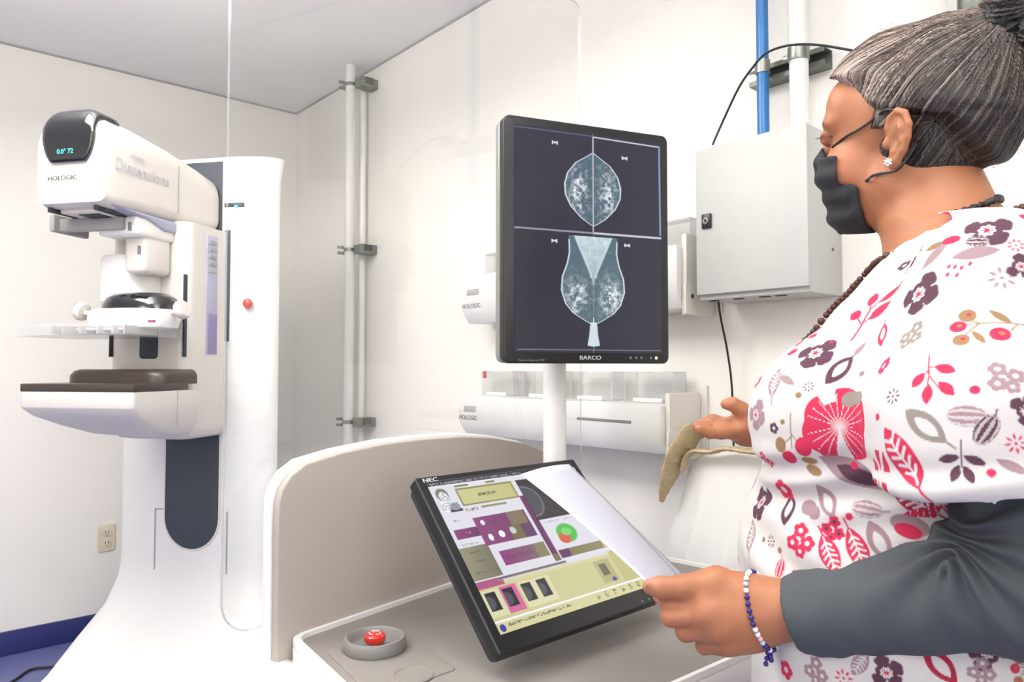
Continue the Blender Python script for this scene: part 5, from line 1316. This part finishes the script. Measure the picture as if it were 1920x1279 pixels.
MOT = [('flower', 1529, 662, 44, 0, PL), ('flower', 1722, 552, 50, 20, PL), ('flower', 1417, 778, 34, 10, MV), ('flower', 1428, 942, 42, -20, PL), ('flower', 1850, 432, 46, -20, PL), ('flower', 1662, 1262, 34, 60, PL), ('flower', 1852, 1222, 40, 200, PL), ('flower', 1925, 770, 32, 90, PL), ('flower', 1404, 1262, 34, 0, MV),
 ('sprig', 1628, 588, 62, 0, PK), ('outleaf', 1655, 628, 28, 118, PK), ('sprig2', 1748, 708, 52, 0, PK), ('berries', 1836, 612, 66, 0, PK, TN), ('cluster', 1710, 628, 34, 0, GY), ('cluster', 1884, 706, 38, 30, MV), ('small', 1657, 686, 20, 10, PK), ('small', 1696, 498, 15, 0, PL),
 ('burst', 1879, 521, 26, 0, MV), ('burst', 1674, 743, 18, 0, PL), ('burst', 1905, 832, 20, 0, PK), ('dot', 1828, 731, 9, 0, PK), ('dot', 1616, 701, 6, 0, GY), ('dot', 1645, 782, 7, 0, PK), ('dot', 1859, 887, 8, 0, PK), ('drops', 1800, 502, 26, 0, PK),
 ('pod', 1812, 780, 34, 0, MV), ('pod', 1849, 806, 32, 60, PL), ('outleaf', 1733, 798, 48, -35, GY), ('tri', 1803, 868, 42, 0, PL), ('vein', 1690, 858, 66, -52, PK), ('poppy', 1574, 800, 76, 0, PK), ('berries2', 1484, 830, 54, 0, PK, TN), ('leaf', 1606, 890, 74, -22, MV), ('leaf', 1618, 896, 50, -20, PL),
 ('dot', 1602, 873, 7, 0, PK), ('dot', 1592, 969, 7, 0, PK), ('outleaf', 1478, 956, 30, 95, PL), ('blob', 1520, 955, 24, 0, MV), ('outleaf', 1552, 940, 34, -60, MV), ('cluster', 1500, 1012, 34, 10, PK), ('cluster', 1563, 992, 26, -10, PK, PL), ('vein', 1555, 1040, 40, 120, PK), ('vein', 1608, 1030, 42, 115, PK), ('outleaf', 1648, 1015, 40, -65, MV),
 ('vein', 1715, 940, 46, -30, PKD), ('oval', 1706, 985, 34, -15, MV), ('oval', 1703, 996, 24, -15, PK), ('small', 1697, 1030, 12, 0, PK), ('small', 1722, 1025, 10, 0, PK), ('pod', 1463, 1066, 18, 90, PK), ('burst', 1446, 1015, 14, 0, PL), ('dot', 1462, 1032, 6, 0, TN), ('dot', 1432, 1012, 5, 0, TN),
 ('vein', 1408, 1005, 34, -60, MV), ('pod', 1625, 955, 28, -5, MV), ('small', 1470, 918, 20, 20, PK), ('small', 1474, 1256, 18, 0, PK), ('cluster', 1530, 1258, 28, 0, MV), ('burst', 1582, 1272, 18, 0, PK), ('outleaf', 1762, 1246, 42, -50, PKD), ('cluster', 1842, 1258, 28, 0, MV), ('berries', 1925, 1255, 40, 0, PK, TN), ('vein', 1612, 1245, 30, 60, MV),
 ('oval', 1572, 556, 12, 55, PK), ('leaf', 1590, 545, 18, 55, TN), ('pod', 1503, 620, 18, 60, MV), ('cluster', 1550, 600, 20, 0, MV), ('vein', 1452, 716, 32, -80, MV), ('leaf', 1475, 712, 22, -25, MV), ('small', 1421, 716, 14, 0, PK), ('oval', 1442, 675, 12, 50, PK), ('small', 1486, 660, 12, 0, PK, PK), ('dot', 1497, 741, 6, 0, TN), ('dot', 1467, 791, 5, 0, TN), ('small', 1451, 803, 11, 0, PL),
 ('blob', 1600, 748, 24, 40, GY), ('outleaf', 1573, 694, 36, 55, PL), ('leaf', 1612, 655, 18, 60, MV), ('burst', 1516, 725, 12, 0, PL), ('small', 1410, 700, 10, 0, PL), ('cluster', 1436, 862, 20, 0, PK), ('leaf', 1400, 850, 36, -70, PL),
 ('oval', 1784, 408, 24, 15, PK), ('oval', 1748, 414, 18, 5, PK), ('leaf', 1752, 462, 22, 15, TN), ('leaf', 1752, 478, 34, 60, MV), ('pod', 1831, 452, 20, -5, PL), ('leaf', 1828, 474, 40, 8, MV), ('leaf', 1722, 440, 24, -30, MV), ('oval', 1783, 450, 18, 5, PK), ('leaf', 1655, 480, 26, 40, PL), ('leaf', 1675, 447, 16, 30, PK), ('berries2', 1700, 455, 0.1, 0, MV, MV),
 ('burst', 1905, 460, 16, 0, PK), ('flower', 1915, 500, 30, 40, PL), ('oval', 1640, 500, 14, 50, TN), ('small', 1605, 515, 14, 0, MV), ('dot', 1560, 640, 5, 0, PK), ('leaf', 1898, 875, 28, -25, MV), ('small', 1660, 1105, 14, 0, PK), ('dot', 1490, 1075, 6, 0, PK)]
cbv = bvh(V1, F1)
done = []
for m_ in MOT:
    q = anchor_px(m_[1], m_[2])
    if q[0] is None: continue
    P = np.array(q[0]); Nn = np.array(q[1]); D = P[1]; done.append(P)
    # average normal over the motif's own spread keeps it lying on the cloth
    s = m_[3]*D/FPX; near = np.linalg.norm(V1-P, axis=1) < max(s*.7, .008)
    if near.any(): n_ = N1[near]; n_ = n_[(n_ @ Nn) > .3]; Nn = n_.mean(0) if len(n_) else Nn; Nn /= np.linalg.norm(Nn)
    motif(P, Nn, m_[0], s, m_[4], m_[5], m_[6] if len(m_) > 6 else None)
# the sides no lens sees from here carry the same print
rr_ = np.random.default_rng(21); seen = np.array(done); kinds = ['flower', 'sprig', 'sprig2', 'berries', 'cluster', 'small', 'burst', 'pod', 'outleaf', 'vein', 'poppy', 'tri', 'dot', 'leaf']
tc_ = np.array(CP); cand = rr_.permutation(len(V1))[:2500]
for i in cand:
    P = V1[i]
    if (N1[i] @ (tc_-P)) > .02 and P[0]/P[1] < .70: continue
    if (np.linalg.norm(seen-P, axis=1) < .034).any(): continue
    kd = kinds[rr_.integers(len(kinds))]; s = {'dot': .005, 'small': .012, 'burst': .012, 'poppy': .036, 'cluster': .018, 'pod': .017}.get(kd, .026)
    motif(P, N1[i], kd, s, rr_.uniform(-60, 60), (PK, PL, MV, PK, GY)[rr_.integers(5)], TN if 'berr' in kd else None); seen = np.vstack([seen, P])
scrub = pmesh('scrub_top', Vc, Fcq, vcol('printed_cotton', .85, bump=.15, bscale=1100), cl)
# trousers and shoes, out of the picture but holding her up
tf = Field(axis_pts([(.18, .80, .01)]), axis_pts([(.58, 1.16, .01)]), axis_pts([(.04, .86, .01)]))
for sg, fo in ((1, .02), (-1, -.03)): tf.chain([B3(-.01, sg*.095, .74), B3(.02+fo*.3, sg*.10, .46), B3(-.02+fo, sg*.105, .09)], [.10, .085, .07], .03)
tf.ell(B3(0, 0, .74), (.125, .15, .08), .04, BB)
Vt, Ft = tf.mesh(); pmesh('scrub_trousers', Vt, Ft, shirtm)
for sg, fo in ((1, .02), (-1, -.03)):
    sf = Field(axis_pts([(.05, .80, .006)]), axis_pts([(.58, 1.20, .006)]), axis_pts([(0.0, .12, .006)]))
    sf.chain([B3(-.03+fo, sg*.106, .052), B3(.05+fo, sg*.112, .045), B3(.13+fo, sg*.12, .038)], [.048, .044, .036], .02)
    Vt, Ft = sf.mesh(); Vt[:, 2] = np.maximum(Vt[:, 2], .001); pmesh('shoe', Vt, Ft, M['white'])
# beaded neck cord following the collar and lying down the front of the chest
cordm = mat('dark_beads', srgb(70, 36, 24), .4, noise=.5, nscale=300)
cord = [H(-.06, .0, -.02)]
def surf(p, lift=.004):
    q = cbv.find_nearest(Vector(p)); return q[0]+q[1]*lift
path = [atD(1872, 372, .80), atD(1845, 384, .775), atD(1815, 394, .765), atD(1785, 400, .765)]
front = []
for px_, py_ in ((1612, 500), (1580, 535), (1545, 575), (1510, 612), (1475, 648), (1445, 685), (1420, 715), (1402, 745)):
    D_ = .93; q = surf(atD(px_, py_, D_), .004); front.append(q)
sidep = [surf(B3(.02, .055, 1.352), -.022), surf(B3(.05, .030, 1.33), -.012)]
nb = [surf(B3(-.125, .0, 1.37), .008), surf(B3(-.11, .05, 1.375), .008), surf(B3(-.07, .085, 1.375), .007), surf(B3(-.02, .088, 1.37), -.015)]
cpts = spline([Vector(p) for p in nb+sidep+front], 10)
bm = bmesh.new(); acc = 0; last = cpts[0]; nbd = 0
for p in cpts[1:]:
    if (p-last).length >= .0068:
        ball(bm, C(*p)-Vector(PW), .0042 if nbd % 4 else .0050); last = p; nbd += 1
frombm('neck_cord', bm, cordm, person)
# black velvety collar cord at the nape
bm = bmesh.new(); kp = spline([hit0(1790, 400, .78), hit0(1815, 393, .785), hit0(1840, 385, .79), atD(1858, 378, .80), atD(1872, 371, .81), atD(1876, 375, .84)], 6)
add_tube(bm, strap(kp), [.0035+.0012*math.sin(i*1.7) for i in range(len(kp))], 8); frombm('collar_tie', bm, M['wire'], person)
# beaded bracelet round the near wrist
WB = WL.lerp(EL, .015)+Vector((0, 0, 0)); WB = atD(1433, 1147, .801); dw = (EL-WL).normalized(); w1_ = dw.cross(Vector((0, 1, 0))).normalized(); w2_ = dw.cross(w1_)
br_ = bpy.data.objects.new('bracelet', None); COL.objects.link(br_); br_.parent = person
seq = [0, 0, 0, 3, 0, 1, 1, 1, 1, 1, 0, 0, 2, 3, 1, 1, 0, 1, 1, 0, 3, 0, 1, 1, 1, 0, 0, 2, 1, 1, 1, 0, 3, 1, 1, 1, 0, 0, 1, 1]
bod = bvh(V, Fq[(np.abs(V-np.array(WB)).max(1) < .07)[Fq].all(1)])
bm = bmesh.new(); ringp = []; cnt_ = []
for k in range(len(seq)):
    a0 = 2*math.pi*(k/len(seq)); d_ = w1_*math.cos(a0)+w2_*math.sin(a0); q = bod.ray_cast(WB+d_*.07, -d_)
    p = C(*((q[0]+d_*.0015) if q[0] is not None else WB+d_*.031))-Vector(PW); ringp.append(p); ball(bm, p, .0029); cnt_.append(len(bm.verts))
add_tube(bm, ringp+[ringp[0]], .0009, 6)
bo = frombm('bracelet_beads', bm, vcol('painted_beads', .3), br_)
pal = [lin(235, 235, 238), lin(48, 36, 118), lin(226, 170, 176), lin(170, 200, 226)]; cc_b = np.tile(lin(40, 36, 80), (len(bo.data.vertices), 1)); p0_ = 0
for k, e_ in zip(seq, cnt_): cc_b[p0_:e_] = pal[k]; p0_ = e_
setpaint(bo.data, cc_b); navy = mat('bead_navy', srgb(48, 36, 118), .35)
for k, (x1, y1) in enumerate(((1436, 1245), (1446, 1238))):
    pts = [atD(1442, 1212, .79), atD(1440+4*k, 1225, .788), atD(x1, y1, .787)]; bm = bmesh.new()
    add_tube(bm, strap(pts), .0008, 5)
    for j in range(3): ball(bm, C(*pts[1].lerp(pts[2], j/2))-Vector(PW), .0028)
    frombm('bracelet_tail', bm, navy, br_)

# ------------------------------------------------------------------ sheets of paper in her hand
def sheet(cs, curl, name, label, n=14, lift=0):
    c = [Vector(q) for q in cs]; nrm_ = (c[1]-c[0]).cross(c[3]-c[0]).normalized()
    if nrm_.z < 0: nrm_ = -nrm_
    VV = []
    for j in range(n+1):
        for i in range(n+1):
            u, v = i/n, j/n; p = (c[0]*(1-u)+c[1]*u)*(1-v)+(c[3]*(1-u)+c[2]*u)*v
            VV.append(C(*(p+nrm_*(curl*(u*(1-u)*4*.5+v*(1-v)*4*.5)+lift))))
    FF = [(j*(n+1)+i, j*(n+1)+i+1, (j+1)*(n+1)+i+1, (j+1)*(n+1)+i) for j in range(n) for i in range(n)]
    o = npmesh(name, np.array([tuple(v) for v in VV]), np.array(FF), M['paper']); md = o.modifiers.new('t', 'SOLIDIFY'); md.thickness = .0004
    return tag(o, label, 'paper', 'sheets of paper in the hand')
sheet([atD(976, 890, 1.08), atD(1067, 871, 1.20), atD(1287, 1098, 1.0), atD(1226, 1106, .835)], .008, 'paper_sheet', 'white sheet of paper held over the touch monitor, topmost of the two sheets')
sheet([atD(1010, 905, 1.14), atD(1071, 880, 1.245), atD(1298, 1094, 1.06), atD(1240, 1114, .885)], .004, 'paper_sheet', 'white sheet of paper peeking out under the upper sheet in her hand')

# ------------------------------------------------------------------ narrow stand draped with a white sheet and a knit throw
dcx, dcy = 1.565, .90; zt = 1.004
dr = empty('draped_stand', (dcx, dcy, 0), math.pi/2, 'tall narrow stand covered by a hanging white cotton sheet, between desk and right wall', 'stand')
for x in (-.16, .16):
    tube('leg', [(x, 0, 0), (x, 0, zt-.03)], .013, M['metal'], dr, 10)
box('crossbar', (-.165, -.015, zt-.04), (.165, .015, zt-.016), M['sheet'], dr, .01)
nU, nV = 160, 60; VV = []
for j in range(nV+1):
    t = j/nV; z = zt+.004-t*(zt-.06)
    for i in range(nU):
        a0 = 2*math.pi*i/nU; ex = .17+.20*t**.75; ey = .040+.055*t**.7
        ca, sa = math.cos(a0), math.sin(a0); k_ = (abs(ca)**3.2+abs(sa)**3.2)**(-1/3.2)
        fo = float(sstep(np.array(t), .03, .5))*(math.sin(a0*20+1.2*math.sin(t*3))+.6*math.sin(a0*33+t*3)); sh_ = min(1, .35+t*14)**.5 if t < .05 else 1
        x = ca*k_*(ex+.016*fo)*sh_; y = sa*k_*(ey+.015*fo)*sh_; VV.append((x, y, z))
FF = [(j*nU+i, j*nU+(i+1) % nU, (j+1)*nU+(i+1) % nU, (j+1)*nU+i) for j in range(nV) for i in range(nU)]
bm = bmesh.new(); vv = [bm.verts.new(v) for v in VV]
for f in FF: bm.faces.new([vv[i] for i in f])
bm.faces.new(vv[:nU]); so = frombm('cover_sheet', bm, M['sheet'], dr)
dr_l = Vector((dcx, dcy, zt)); tw = empty('knit_throw', dr_l, 0, 'beige knitted throw draped over the top of the sheet-covered stand', 'throw')
def band(name, pts, wd, th, m, parent):
    pts = spline([onR(px, py, off)-dr_l for px, py, off in pts], 8); bm = bmesh.new(); rings = []
    for i, p in enumerate(pts):
        tg = (pts[min(i+1, len(pts)-1)]-pts[max(i-1, 0)]).normalized(); sd = Vector((1, 0, 0)); sd = (sd-tg*sd.dot(tg)).normalized(); up = tg.cross(sd)
        w_ = np.interp(i/(len(pts)-1), np.linspace(0, 1, len(wd)), wd)
        rings.append([p+sd*(w_*math.cos(a))+up*(th*min(1, .3+w_/.045)*math.sin(a)*(1+.15*math.sin(i*1.9))) for a in [2*math.pi*k/20 for k in range(20)]])
    V_ = [[bm.verts.new(q) for q in r] for r in rings]
    for a, c in zip(V_, V_[1:]):
        for k in range(20): bm.faces.new((a[k], a[(k+1) % 20], c[(k+1) % 20], c[k]))
    bm.faces.new(V_[0][::-1]); bm.faces.new(V_[-1]); return frombm(name, bm, m, parent)
band('throw_fold', [(1240, 940, .225), (1250, 905, .225), (1266, 868, .22), (1284, 834, .21), (1308, 812, .18), (1345, 806, .16), (1430, 806, .16), (1500, 812, .16)], [.006, .03, .05, .055, .055, .055, .05], .014, M['towel'], tw)
band('throw_fold', [(1280, 882, .22), (1288, 858, .22), (1304, 846, .22), (1334, 847, .22), (1364, 841, .22), (1410, 847, .22), (1480, 850, .22)], [.012, .018, .02, .018], .008, M['towel'], tw)
